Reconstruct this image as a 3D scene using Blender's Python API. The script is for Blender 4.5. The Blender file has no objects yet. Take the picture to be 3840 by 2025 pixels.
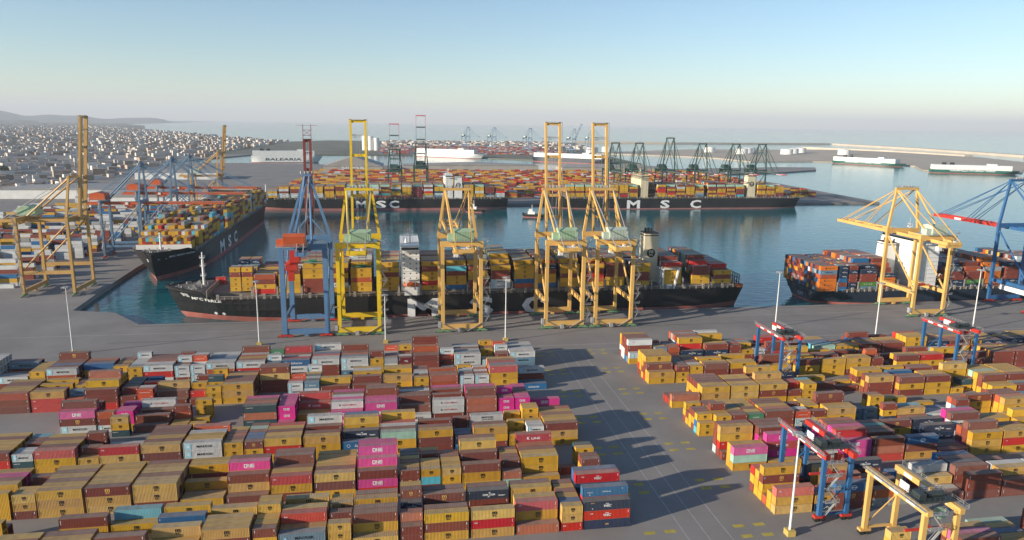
import bpy, math, random, numpy as np
from mathutils import Vector, Matrix
random.seed(7); RNG = np.random.default_rng(7)
PI = math.pi
SC = bpy.context.scene
COL = SC.collection

# ---------------------------------------------------------------- materials
MATS = {}
def mat(name, col, rough=0.55, metal=0.0, var=0.12, scale=0.35, dirt=None, dirt_amt=0.0, rnd=0.0, streak=0.0, bump=0.0):
    """painted / raw surface: base colour broken up by two noises, optional dirt patches, optional vertical streaks"""
    if name in MATS: return MATS[name]
    m = bpy.data.materials.new(name); m.use_nodes = True
    nt = m.node_tree; N = nt.nodes; L = nt.links
    b = N['Principled BSDF']
    b.inputs['Roughness'].default_value = rough; b.inputs['Metallic'].default_value = metal
    b.inputs['Specular IOR Level'].default_value = 0.35
    tc = N.new('ShaderNodeTexCoord')
    n1 = N.new('ShaderNodeTexNoise'); n1.inputs['Scale'].default_value = scale; n1.inputs['Detail'].default_value = 5
    L.new(tc.outputs['Object'], n1.inputs['Vector'])
    hs = N.new('ShaderNodeHueSaturation'); hs.inputs['Color'].default_value = (*col, 1)
    mr = N.new('ShaderNodeMapRange'); mr.inputs[1].default_value = 0.3; mr.inputs[2].default_value = 0.7
    mr.inputs[3].default_value = 1 - var; mr.inputs[4].default_value = 1 + var * 0.7
    L.new(n1.outputs['Fac'], mr.inputs[0])
    val = mr.outputs[0]
    if rnd:
        oi = N.new('ShaderNodeObjectInfo')
        m2 = N.new('ShaderNodeMapRange'); m2.inputs[3].default_value = 1 - rnd; m2.inputs[4].default_value = 1 + rnd * 0.6
        L.new(oi.outputs['Random'], m2.inputs[0])
        mm = N.new('ShaderNodeMath'); mm.operation = 'MULTIPLY'
        L.new(val, mm.inputs[0]); L.new(m2.outputs[0], mm.inputs[1]); val = mm.outputs[0]
        m3 = N.new('ShaderNodeMath'); m3.operation = 'MULTIPLY_ADD'; m3.inputs[1].default_value = 0.018; m3.inputs[2].default_value = 0.491
        L.new(oi.outputs['Random'], m3.inputs[0]); L.new(m3.outputs[0], hs.inputs['Hue'])
        ms = N.new('ShaderNodeMath'); ms.operation = 'MULTIPLY'; ms.inputs[1].default_value = 7.31
        L.new(oi.outputs['Random'], ms.inputs[0])
        fr = N.new('ShaderNodeMath'); fr.operation = 'FRACT'; L.new(ms.outputs[0], fr.inputs[0])
        m4 = N.new('ShaderNodeMapRange'); m4.inputs[3].default_value = 0.8; m4.inputs[4].default_value = 1.03
        L.new(fr.outputs[0], m4.inputs[0]); L.new(m4.outputs[0], hs.inputs['Saturation'])
    L.new(val, hs.inputs['Value'])
    out = hs.outputs['Color']
    if dirt is not None:
        n2 = N.new('ShaderNodeTexNoise'); n2.inputs['Scale'].default_value = scale * 1.7; n2.inputs['Detail'].default_value = 8; n2.inputs['Roughness'].default_value = 0.7
        if streak:
            mp = N.new('ShaderNodeMapping'); mp.inputs['Scale'].default_value = (1, 1, streak)
            L.new(tc.outputs['Object'], mp.inputs['Vector']); L.new(mp.outputs[0], n2.inputs['Vector'])
        else: L.new(tc.outputs['Object'], n2.inputs['Vector'])
        r = N.new('ShaderNodeMapRange'); r.inputs[1].default_value = 0.38; r.inputs[2].default_value = 0.75; r.inputs[3].default_value = dirt_amt*0.4; r.inputs[4].default_value = dirt_amt*1.5; r.clamp = True
        L.new(n2.outputs['Fac'], r.inputs[0])
        mx = N.new('ShaderNodeMix'); mx.data_type = 'RGBA'
        L.new(r.outputs[0], mx.inputs[0]); L.new(out, mx.inputs[6]); mx.inputs[7].default_value = (*dirt, 1)
        out = mx.outputs[2]
    L.new(out, b.inputs['Base Color'])
    if bump:
        bp = N.new('ShaderNodeBump'); bp.inputs['Strength'].default_value = bump; bp.inputs['Distance'].default_value = 0.05
        L.new(n1.outputs['Fac'], bp.inputs['Height']); L.new(bp.outputs[0], b.inputs['Normal'])
    MATS[name] = m
    return m

def attr_mat(name, rough=0.6, var=0.12, scale=0.25):
    """one material for a merged crowd of pieces: each piece's own colour sits in the face attribute Col"""
    if name in MATS: return MATS[name]
    m = bpy.data.materials.new(name); m.use_nodes = True
    nt = m.node_tree; N = nt.nodes; L = nt.links; b = N['Principled BSDF']
    b.inputs['Roughness'].default_value = rough; b.inputs['Specular IOR Level'].default_value = 0.3
    a = N.new('ShaderNodeAttribute'); a.attribute_name = 'Col'
    tc = N.new('ShaderNodeTexCoord'); n1 = N.new('ShaderNodeTexNoise'); n1.inputs['Scale'].default_value = scale; n1.inputs['Detail'].default_value = 6
    L.new(tc.outputs['Object'], n1.inputs['Vector'])
    mr = N.new('ShaderNodeMapRange'); mr.inputs[1].default_value = .3; mr.inputs[2].default_value = .7; mr.inputs[3].default_value = 1 - var; mr.inputs[4].default_value = 1 + var * .6
    L.new(n1.outputs['Fac'], mr.inputs[0])
    hs = N.new('ShaderNodeHueSaturation'); L.new(a.outputs['Color'], hs.inputs['Color']); L.new(mr.outputs[0], hs.inputs['Value'])
    L.new(hs.outputs[0], b.inputs['Base Color'])
    MATS[name] = m
    return m

# ---------------------------------------------------------------- mesh builder
class MB:
    def __init__(s): s.v = []; s.f = []; s.m = []
    def add(s, vs, fs, m=0):
        o = len(s.v); s.v += [tuple(p) for p in vs]; s.f += [tuple(i + o for i in f) for f in fs]; s.m += [m] * len(fs)
    def box(s, x0, y0, z0, x1, y1, z1, m=0):
        s.add([(x0,y0,z0),(x1,y0,z0),(x1,y1,z0),(x0,y1,z0),(x0,y0,z1),(x1,y0,z1),(x1,y1,z1),(x0,y1,z1)],
              [(0,3,2,1),(4,5,6,7),(0,1,5,4),(1,2,6,5),(2,3,7,6),(3,0,4,7)], m)
    def beam(s, p, q, w, h, m=0, w2=None, h2=None):
        """box section from p to q: w across (horizontal), h the other way; may taper"""
        p = Vector(p); q = Vector(q); d = (q - p).normalized()
        up = Vector((0,0,1)) if abs(d.z) < 0.95 else Vector((0,1,0))
        r = d.cross(up).normalized(); u = r.cross(d).normalized()
        w2 = w2 or w; h2 = h2 or h
        vs = []
        for c, a, b in ((p, w/2, h/2), (q, w2/2, h2/2)):
            vs += [c - r*a - u*b, c + r*a - u*b, c + r*a + u*b, c - r*a + u*b]
        s.add(vs, [(0,1,2,3),(7,6,5,4),(0,4,5,1),(1,5,6,2),(2,6,7,3),(3,7,4,0)], m)
    def cyl(s, p, q, r, n=10, m=0, r2=None, caps=True):
        p = Vector(p); q = Vector(q); d = (q - p).normalized()
        up = Vector((0,0,1)) if abs(d.z) < 0.95 else Vector((1,0,0))
        a = d.cross(up).normalized(); b = a.cross(d)
        r2 = r if r2 is None else r2
        vs = [p + (a*math.cos(t) + b*math.sin(t))*r for t in [2*PI*i/n for i in range(n)]] + [q + (a*math.cos(t) + b*math.sin(t))*r2 for t in [2*PI*i/n for i in range(n)]]
        fs = [(i, n+i, n+(i+1)%n, (i+1)%n) for i in range(n)]
        if caps: fs += [tuple(range(n)), tuple(range(2*n-1, n-1, -1))]
        s.add(vs, fs, m)
    def prism(s, poly, z0, z1, m=0, mt=None):
        n = len(poly)
        vs = [(x, y, z0) for x, y in poly] + [(x, y, z1) for x, y in poly]
        s.add(vs, [(i, (i+1)%n, n+(i+1)%n, n+i) for i in range(n)], m)
        s.add(vs[n:], [tuple(range(n))], m if mt is None else mt)
        s.add(vs[:n], [tuple(range(n-1,-1,-1))], m)
    def rails(s, pts, h=1.1, step=2.2, r=0.05, m=0, closed=False):
        """guard rail along a polyline: posts, top and middle rail"""
        P = [Vector(p) for p in pts]
        if closed: P.append(P[0])
        for a, b in zip(P, P[1:]):
            n = max(1, int((b-a).length/step))
            for i in range(n + 1):
                c = a.lerp(b, i/n); s.beam(c, c + Vector((0,0,h)), r*1.4, r*1.4, m)
            for hh in (h, h*.5): s.beam(a + Vector((0,0,hh)), b + Vector((0,0,hh)), r*1.3, r*1.3, m)
    def build(s, name, mats, parent=None, loc=(0,0,0), rot=0, smooth=False):
        me = bpy.data.meshes.new(name); me.from_pydata(s.v, [], s.f)
        ms = mats if isinstance(mats, (list, tuple)) else [mats]
        for m in ms: me.materials.append(m)
        if len(ms) > 1: me.polygons.foreach_set('material_index', s.m)
        if smooth: me.shade_smooth()
        me.update()
        return link(name, me, parent, loc, rot)

def link(name, data, parent=None, loc=(0,0,0), rot=0):
    o = bpy.data.objects.new(name, data); COL.objects.link(o)
    o.location = loc; o.rotation_euler = (0,0,rot)
    if parent is not None: o.parent = parent
    return o
def tag(o, label=None, cat=None, group=None, kind=None):
    if label: o['label'] = label
    if cat: o['category'] = cat
    if group: o['group'] = group
    if kind: o['kind'] = kind
    return o
def thing(name, label, cat, loc=(0,0,0), rot=0, group=None):
    return tag(link(name, None, None, loc, rot), label, cat, group)
def copy_tree(o, parent=None):
    c = o.copy(); COL.objects.link(c)
    if parent is not None: c.parent = parent
    for ch in list(o.children): copy_tree(ch, c)
    return c

# ---------------------------------------------------------------- lettering
_TXT = {}
def text_arrays(s, bold=0.0, spacing=1.0):
    """flat mesh of a word, unit cap height, centred: (verts n x 2, faces)"""
    k = (s, bold, spacing)
    if k in _TXT: return _TXT[k]
    cu = bpy.data.curves.new('t', 'FONT'); cu.body = s; cu.size = 1; cu.offset = bold; cu.resolution_u = 2; cu.space_character = spacing
    cu.align_x = 'CENTER'; cu.align_y = 'CENTER'
    ob = bpy.data.objects.new('t', cu); COL.objects.link(ob)
    dg = bpy.context.evaluated_depsgraph_get(); dg.update()
    me = ob.evaluated_get(dg).to_mesh()
    v = np.array([p.co[:2] for p in me.vertices]); f = [tuple(p.vertices) for p in me.polygons]
    ob.evaluated_get(dg).to_mesh_clear()
    bpy.data.objects.remove(ob); bpy.data.curves.remove(cu)
    lo, hi = v.min(0), v.max(0); v = v - (lo + hi)/2; v = v / (hi - lo)[1]
    _TXT[k] = (v, f)
    return _TXT[k]
def put_text(mb, s, cx, cz, h, y, m=0, width=None, bold=0.0, spacing=1.0, slant=0.0, at=None):
    """letters on a plane facing -y (at=None) or through a mapping at(u, v) -> point"""
    v, f = text_arrays(s, bold, spacing)
    v = v * h
    if width: v = v * np.array([width / (v[:,0].max() - v[:,0].min()), 1])
    if slant: v = v + np.stack([v[:,1]*slant, 0*v[:,1]], 1)
    if at is None: vs = [(cx + a, y, cz + b) for a, b in v]
    else: vs = [at(cx + a, cz + b) for a, b in v]
    mb.add(vs, f, m)
def flat_poly(mb, pts, y, m=0): mb.add([(x, y, z) for x, z in pts], [tuple(range(len(pts)))], m)
# ---------------------------------------------------------------- the yard, read off the photograph
# block -> bays "slot,size: row|row|..." (rows away from the camera, letters bottom to top)
YARD = {
('L',0): """-23,2:||||yyy|bb;-21,2:ybb|byy|yb;-19,2:bry|yyb|by|b|yyb;-17,2:yyb|y|y|y|yy|byc;-15,2:yy|byy|y|yyu|b|byy;
-13,2:yby|yby|byy|y|yby|b;-11,1:yyb|yby|byy|yyyy|yyyy|by;-10,2:bs|yy|ybr|yby|by|yby;-8,1:byy|b|ybb|y|byy|yby;
-7,2:y|yyb|bbb|y|byy|bbb;-5,1:bb|bbo|y|bbn|bybB|yyby;-4,2:yby|yyb|yb|b|bnB|byb;-2,2:yry|b|b|y|bbn|yyb;
0,2:o|yyr|byy|b|yyy|bbb;2,1:ryy|bbu|byy|bbb|byy|bbb;3,2:eRN|bb|b|brrU|b""".replace('3,2:eRN|bb|b|brrU|b','3,3:eRN|bbrU|b||bbNR|bbuu'),
('L',1): """-24,2:yyy|b|yyy|bbb|ypp|byy;-22,1:byy|byy|y|y|ybb|y;-21,2:yyy|byy|byb|yby|ybb|byy;-19,2:yyB|yby|byy|yyy|byy|yby;
-17,2:byy|yby|byb|yby|byy|yyb;-15,2:y|y|by|y|yby|byy;-13,2:b|byb|yyyp|ybbb|b|y;-11,2:byr|yby|byb|ybbb|ybyb|y;
-9,2:yby|byb|bby|yyy|byy|yby;-7,2:rpb|ybyp|byypp|yyypp|y;-5,1:bBb|yyy|byb|yby|byd|yyd;-4,1:bcy|yyy|byy|b|ybb|byy;
-3,1:yyy|byy|yyy|bbb|ybb|b;-2,2:yyb|b|b|ybb|ybyy|yybb;0,1:mo|ybb|byb|yby|ybb|b;1,2:y|byy|byy|yyb|ybo|ybyk;
3,1:||b;4,1:yyb|yyb|b|tyy|yyd""",
('L',2): """-26,2:yrb|byy|yyy|yby|byb|byy;-24,1:ydw|yww|b|ybb|yyb|byc;-23,2:yyr|ybb|byy|bbb|yby;-21,1:yy|yyb|b|yybb;-20,2:byr|b|b|yw;
-18,2:yby|byb|yby|byb|ybb|byb;-16,2:bww|yby|byy|yyw|b|byh;-14,1:yyy|byb|yyo|byb|byy;-13,1:yyB|byu|yyu|bbb|yym|bbb;
-12,2:yry|byy|ybb|yby|ybr;-10,2:yyy|ybb|b|ybb|ywww;-8,2:wS|yyn|b|bbyy|bbyu;-6,2:yym|ybb|yww|bbr|yyyy;-4,2:bby|byb|b|ybb;
-2,1:un|yu|bs|b|bbb;-1,2:byy|byb|y|b|Zww;1,1:yy|b|yyy|b|y|yoy;2,1:yww|yyw|byy|b|byyy|yyyy;3,2:yyb|byy|yyy|bbb|byy|bbo""".replace('Zww','ywZ'),
('L',3): """-24,2:||wBp|wbpb|bp|ppb;-22,1:||wbo;-21,1:dyy||ypp|ppp|b|bpp;-20,2:|b|bb|b|bb|bbW;-18,1:|y|y|bob;-17,1:|y||y||yyy;
-14,2:|dod|bbo|obb|bbp;-12,1:p|ppp|bpp|ppp|bpp|ppp;-11,2:||y|y|bk|bbr;-9,2:pp|bpW|bbp|bbw|bbb|bbp;-7,2:bpp|ppp|bbp|bbbb|bbbb;
-5,2:w|bb|bbb|ybb|byw|bbb;-3,2:bWW|b|bbb|y|bbb|bbp;-1,2:boo|bbbb|bbpp|b|bbb|boo;1,1:ppp|bbb|bppp;2,1:ppp|bpp|bbb|bbb|bpp|bpp;3,2:|bp""",
('L',4): """-29,2:bbo|byy|yby|ybb|byb|byy;-27,2:rry|bbb|b|byy|b|yyy;-25,1:yh|yys|b|byy|yyb|yyb;-24,2:rbb|bbby|bybyo|yyby|byby;
-22,1:bb|bbb|byd|yyd|ybd|ybd;-21,1:ohh|wbw|b|brr|y|bbu;-20,2:b|bb|yby|b|b;-18,1:b|br|yyy|b|b|bbb;-17,1:yyy|b|byyd|b|b|yyyy;
-16,2:yyy|ybb|ybb|bbb|byy|bbb;-14,2:||||bbyB|bbyb;-12,1:www|wwr|b|b|wwh;-11,1:wwD|wwd|bww|bbd|yyy|bbww;-10,2:yb|bby|b|b|by|y;
-8,2:bb|bbb|b|yby|bbw|byy;-6,2:b|yyy|b|b|yyy|yyy;-4,1:yyy|bbb|byw|bww|ybb|bbb;-3,2:boo|bbb|b|bbo|b|b;-1,1:www|bbb|bss|wbw|b|byy;
0,1:www|ybb|yww|bbo|www|y;1,2:yyyr|yyys|yybr|bbyb|bbyy;3,2:S||sbw|by|b""",
('L',5): """-33,2:wwww|wwww|wwww|wwww|wwww|wwww;-31,2:bw|bw|bb|b|bbs|bbT;-29,1:yyy|byy|yyy|byy|yyy|y;-28,2:bow|ybb|byu|bbb|bbb|bbbB;
-26,2:w|b|yyu|ybb|bbo|b;-24,1:b|byy|yyb|byy|yyb|ybb;-23,1:yyy|yys|yyw|yyw|www|bwww;-22,2:wrw|byw|bbo|ybb|bbb|ybb;
-20,1:bww|bbb|bwww|b|bbbb;-19,1:www|b|bbwh|wwww;-18,2:bow|byw|bbu|yys|yyw|byw;-16,2:brw|ybb|byy|ybo|yww|bbbb;-14,1:wws|wwsw|b|b|bbwG;
-13,2:wwS|bbr|yyw|ybb|bbbr;-11,2:bbw|yyw|ybr|bbu|yyg|bbyw;-9,2:sww|yys|bbo|ybb|bbgb;-7,1:yyy|bbbb|b|b|bbd;-6,1:wwg|bbb|yys|yyw|bwwh;
-5,1:bbT|yyw|ybb|b|bbby;-4,2:bbb|ybb|bbbo|b|bbbbb;-2,1:s|bbhw|bbb|ybr|yys;-1,2:bww|bbs|bbw|ybb|yyw|bbs;1,1:bw|bw|b|byy|bbb|bbby;
2,1:bbb|ybb|yyww|b|bbbh;3,2:ssw|yyw|yyw|yys|yyw|yyw"""+';-35,2:|wwww|wwww|wwww|wwww',
('R',-1): "1,2:bb|b;3,1:|yyy;6,2:yb|yp|by;8,2:y|y|u|y|m;10,2:bb|bb|bbb",
('R',0): """0,2:yyr|yy|o|yyBy|yyy|byr;2,1:ny|yu;3,2:bBC|bb|tbo|b|yyy|ndd;5,2:Oo|m|bb|bb||bbn;7,1:||||uu;8,2:b|w|by|bbX;10,2:bbb|b|bbb|uun|uub|uuR;
12,2:bb|bby|bbw|b||bb;14,2:bB|byy|bbw""".replace('uuR','unC'),
('R',1): """0,2:ymp|yyy||b|bryy|wbbb;2,2:y|bpkp|bbb|bppb|bbbb|bbbb;4,1:b|nn;5,1:ow|bnn||bppp|nnnn;6,2:ppp|bppr|bppp|bbbb|bbbo;8,2:rob|b|ybb|bbb|bbt|ybb;
10,2:ybC|b|b|b|y|yyB;12,2:b|n|s|nnn|b|snn;14,2:yyy|pbbb|pbo|ww|wwwb|wppp;16,2:yry|byy|ybb|b|yyy|byy;18,2:|||yyy|yyyy|yby""",
('R',2): """0,1:yy|cuy|byb|yyb|yb|byy;1,1:yyy|byy|yyyb|yby|ybb|yyb;2,1:bbb|yyb|byy|yyd|byy|byy;3,1:ybG|byy|yyb|byy|yyy|byy;4,2:ybb|ybo|yby|bbb|ybb;
6,1:wwh|yyw||bbb|y|b;7,1:yyb|b|yyy|yyy|yyy;8,2:yyy|yyy|b|bbbB|bb|by;10,2:|||||b;10,1:||ss|b|bb;11,1:||ss;12,1:|nyb|||yyy|yyb;13,2:b|by|yc|y||by;
15,2:|w|w|u||y;17,1:|bsb|bwo;18,2:||yyB|b;20,2:yyy|yyo|ybb|ybb|y""".replace('10,2:|||||b;',''),
('R',3): """0,2:yo|b|r|b;2,2:yyy|yyy|yyb|yyb|byb|yyb;4,2:yyy|byy|ybb|yby|byy|y;6,2:yBy|yyy|bbby|bpb|b|bbby;8,1:yb|bbr|bbr;9,1:yyy|byy|yyc;10,2:|b|yb|||yy;
12,2:|||b||y;14,2:|bby|byb|y|yby|yby;16,2:byb|bbb|y|bbu|y|yyy;18,2:yyb|yby|yyy|b|yyb|yyb;20,1:y||||b;20,2:|||byyy|by""".replace('20,1:y||||b;20,2:|||byyy|by','20,1:y;21,1:|yd|yd|b|byyy'),
('R',4): """0,2:yy|yyB|rbby|ybyy|byyy|bryy;2,1:yyB|yyb|byd|yyd|ybb|bbb;3,1:wvy|byw|ybb|ybb|ybb|yby;4,2:bbb|yby|b|byy|b|b;6,2:bby|bby|b|y|yyv;8,1:b|bb|b;9,2:n|yy|b|ybb|y;
11,2:yyb|b|byy|bbb|byby;13,2:yyy|b|yyb|ybb|b|byy;15,2:byy|yby|b|y|ybb|b;17,1:bbb|b|bbbo|b|bbb;18,2:b|bbb|y|bb|b;19,2:yyb|yby|b|yb""".replace('18,2:b|bbb|y|bb|b;19,2:yyb|yby|b|yb','19,2:yyb|yby|b|b|yb')+
""";21,2:byr|yby|b|bb|byb;23,2:bb|b|y|bby|b;25,1:bb|yb|yy|b;26,1:bb|byb|yb|yb|b;27,2:bbb|byy|byb|bby|byb;29,2:bbb|byb|ybb|bby|byb;31,2:yyb|byb|yby|yyb""",
('R',5): """0,2:yw|sbbX|ubbb|wwbb|wwbb|bwyy;2,1:bwD|bby|yun|b|bbh;3,1:bbo|ybb|yys|uun;4,2:bn|bbry|byub|bbwo|bngg|bboo;6,2:bnb|bby|y|bbyy|b|byXX;8,1:bbb|byr|yyd|byd|bb;
9,1:by|byy|yys|bbo|b|bb;9,1:||||;10,1:bw|yb|b|bb|b;11,2:bbb|bb|b|bbr|bbr|y;13,2:y|b|bb|u|bs;15,2:bM|yc|bu|bu|by|by;17,1:by|yy|bs|bb;18,1:yy|by|bb|bs|b;
19,2:bB|yB|by|yC|bCb|bb;21,2:bb|yb|by|yy|b|bb;23,2:byy|byy|yyy|brr|b;25,2:wn|bn|bb|yo|by;27,2:yb|bb|yo|by|b;29,1:by|yy|bn;30,1:gn|yy|bb|by|yn;31,1:gn|bb|nn|by|by;
32,2:gn|nb|by|bn|yn;34,2:bn|bn|yy|by|by""".replace('9,1:||||;',''),
('S',0): "0,2:cy|by|ybb|yyy|bbm|yyy|yyy;2,2:sb|bs|yyb|yby|yyy|byy|yyy;4,2:yyb|bby|yyy|yyb|byb;-2,2:|||||yyyy",
}
YARD[('R',0)] = YARD[('R',0)].replace('7,1:||||uu','7,1:||||Cu')
# ---------------------------------------------------------------- containers
PAINT = {'y':(.56,.315,.030),'b':(.205,.048,.032),'r':(.50,.026,.020),'o':(.40,.085,.032),'p':(.66,.025,.25),'w':(.56,.57,.56),'g':(.30,.31,.31),
 'n':(.014,.034,.075),'u':(.020,.130,.300),'t':(.035,.29,.26),'m':(.33,.53,.42),'c':(.09,.42,.52),'d':(.030,.075,.090),'s':(.115,.21,.285),'h':(.58,.085,.032),'k':(.42,.010,.018),'G':(.06,.19,.10),'T':(.15,.018,.024)}
SAME = {'v':'y','B':'b','R':'r','W':'w','Z':'w','X':'w','O':'g','N':'n','e':'n','U':'u','C':'u','S':'u','D':'s','M':'m'}
WORD = {'y':'yellow','b':'rust brown','r':'bright red','o':'brick orange','p':'magenta','w':'pale grey','g':'mid grey','n':'navy','u':'blue','t':'teal','m':'mint green','c':'cyan','d':'dark slate','s':'steel blue','h':'orange red','k':'crimson','G':'dark green','T':'maroon'}
def base_code(c): return SAME.get(c, c)
DUST = np.array((.30,.245,.19))
def roof_col(c):
    p = np.array(PAINT[c]); return tuple(p*.48 + DUST*.46)
INK = {'black':(.012,.012,.014),'white':(.72,.72,.70),'red':(.45,.03,.03),'tan':(.62,.36,.10),'sky':(.30,.58,.68),'pink':(.62,.30,.45)}
INKS = list(INK)
INK_M = [mat('ink_' + k, v, rough=.6, var=.1) for k, v in INK.items()]
BODY_M = {c: mat('paint_' + c, v, rough=.48, var=.10, scale=.5, rnd=.13, dirt=(.10,.055,.03), dirt_amt=.16, streak=.12) for c, v in PAINT.items()}
ROOF_M = {c: mat('roof_' + c, roof_col(c), rough=.8, var=.22, scale=.45, rnd=.12, dirt=(.20,.15,.11), dirt_amt=.30) for c in PAINT}
STEEL_M = mat('galvanised', (.33,.34,.34), rough=.5, metal=.3)
LEN = {1: 6.06, 2: 12.19, 3: 13.72}
HGT = {1: 2.59, 2: 2.84, 3: 2.90}
WID = 2.44

def corrugated(x0, x1, y, z0, z1, depth, n, axis='x', flip=1):
    """trapezoid sheet between x0 and x1 at y (face towards -flip*y); returns verts, faces"""
    xs = []; p = (x1-x0)/n
    for i in range(n):
        a = x0 + i*p
        xs += [(a, 0), (a + .30*p, 0), (a + .5*p, 1), (a + .80*p, 1)]
    xs.append((x1, 0))
    vs = []
    for x, d in xs: vs += [(x, y + flip*d*depth, z0), (x, y + flip*d*depth, z1)]
    fs = [((2*i, 2*i+2, 2*i+3, 2*i+1) if flip > 0 else (2*i+1, 2*i+3, 2*i+2, 2*i)) for i in range(len(xs)-1)]
    return vs, fs

def container_body(size):
    L, H = LEN[size], HGT[size]; b = MB(); n = {1: 15, 2: 30, 3: 34}[size]
    e = .16
    for x in (0, L - e):                                             # corner posts
        for y in (0, WID - e): b.box(x, y, 0, x + e, y + e, H - .004)
    for y in (0.01, WID - .13):
        b.box(e, y, .02, L - e, y + .12, .18); b.box(e, y, H - .16, L - e, y + .12, H - .006)
    for x in (0.01, L - .13):
        b.box(x, e, .02, x + .12, WID - e, .2); b.box(x, e, H - .16, x + .12, WID - e, H - .006)
    v, f = corrugated(e, L - e, .035, .18, H - .16, .045, n); b.add(v, f)
    v, f = corrugated(e, L - e, WID - .035, .18, H - .16, .045, n, flip=-1); b.add(v, f)
    v, f = corrugated(e, WID - e, 0, .2, H - .16, .045, 6)           # blind end at x = 0
    b.add([(.035 + y, x, z) for x, y, z in v], [tuple(reversed(q)) for q in f])
    b.box(.2, .2, .1, L - .2, WID - .2, .16)
    return b
def container_roof(size):
    L, H = LEN[size], HGT[size]; b = MB(); n = {1: 12, 2: 24, 3: 27}[size]
    v, f = corrugated(.10, L - .10, 0, .1, WID - .1, .03, n)
    b.add([(x, z, H - .035 + y) for x, y, z in v], [tuple(reversed(q)) for q in f])
    for x0, x1, y0, y1 in ((0,L,0,.1),(0,L,WID-.1,WID),(0,.1,.1,WID-.1),(L-.1,L,.1,WID-.1)): b.box(x0, y0, H - .05, x1, y1, H)
    return b
def container_door(size):
    L, H = LEN[size], HGT[size]; b = MB()
    x = L - .06
    for y0, y1 in ((.17, WID/2 - .01), (WID/2 + .01, WID - .17)):
        b.box(x - .03, y0, .2, x, y1, H - .16, 0)
        for k in (.3, .7):
            y = y0 + (y1 - y0)*k; b.cyl((x + .03, y, .12), (x + .03, y, H - .1), .025, 6, 1, caps=False); b.box(x, y - .02, 1.0, x + .06, y + .25, 1.07, 1)
    return b
def emblem(mb, cx, cz, h, y, ink):
    put_text(mb, 'm', cx, cz + h*.26, h*.50, y, ink, width=h*.86, bold=.03)
    put_text(mb, 'sc', cx, cz - h*.30, h*.36, y, ink, width=h*.74, bold=.015)
    flat_poly(mb, [(cx - h*.5, cz - h*.06), (cx + h*.5, cz - h*.06), (cx + h*.5, cz - h*.02), (cx - h*.5, cz - h*.02)], y, ink)
def star(mb, cx, cz, r, y, ink, n=7):
    pts = []
    for i in range(2*n):
        t = PI/2 + PI*i/n; q = r if i % 2 == 0 else r*.32
        pts.append((cx + q*math.cos(t), cz + q*math.sin(t)))
    mb.add([(cx, y, cz)] + [(a, y, b) for a, b in pts], [(0, 1 + i, 1 + (i+1) % (2*n)) for i in range(2*n)], ink)
def blk(mb, x0, z0, x1, z1, y, ink): flat_poly(mb, [(x0,z0),(x1,z0),(x1,z1),(x0,z1)], y, ink)
def one_mark(mb, cx, cz, h, y, ink):
    t = h*.2; w = h*.85
    x = cx - w*1.62
    blk(mb,x,cz-h/2,x+t,cz+h/2,y,ink); blk(mb,x+w-t,cz-h/2,x+w,cz+h/2,y,ink); blk(mb,x+t,cz-h/2,x+w-t,cz-h/2+t,y,ink); blk(mb,x+t,cz+h/2-t,x+w-t,cz+h/2,y,ink)
    x = cx - w/2
    blk(mb,x,cz-h/2,x+t,cz+h/2,y,ink); blk(mb,x+w-t,cz-h/2,x+w,cz+h/2,y,ink); flat_poly(mb,[(x+t,cz+h/2),(x+t,cz+h/2-t*1.4),(x+w-t,cz-h/2),(x+w-t,cz-h/2+t*1.4)][::-1],y,ink)
    x = cx + w*.62
    blk(mb,x,cz-h/2,x+t,cz+h/2,y,ink)
    for k in (-.5, -.1, .3): blk(mb,x+t,cz+h*k,x+w,cz+h*k+t,y,ink)
    blk(mb, cx - w*1.62, cz - h*.72, cx + w*1.62, cz - h*.66, y, ink)
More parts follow.
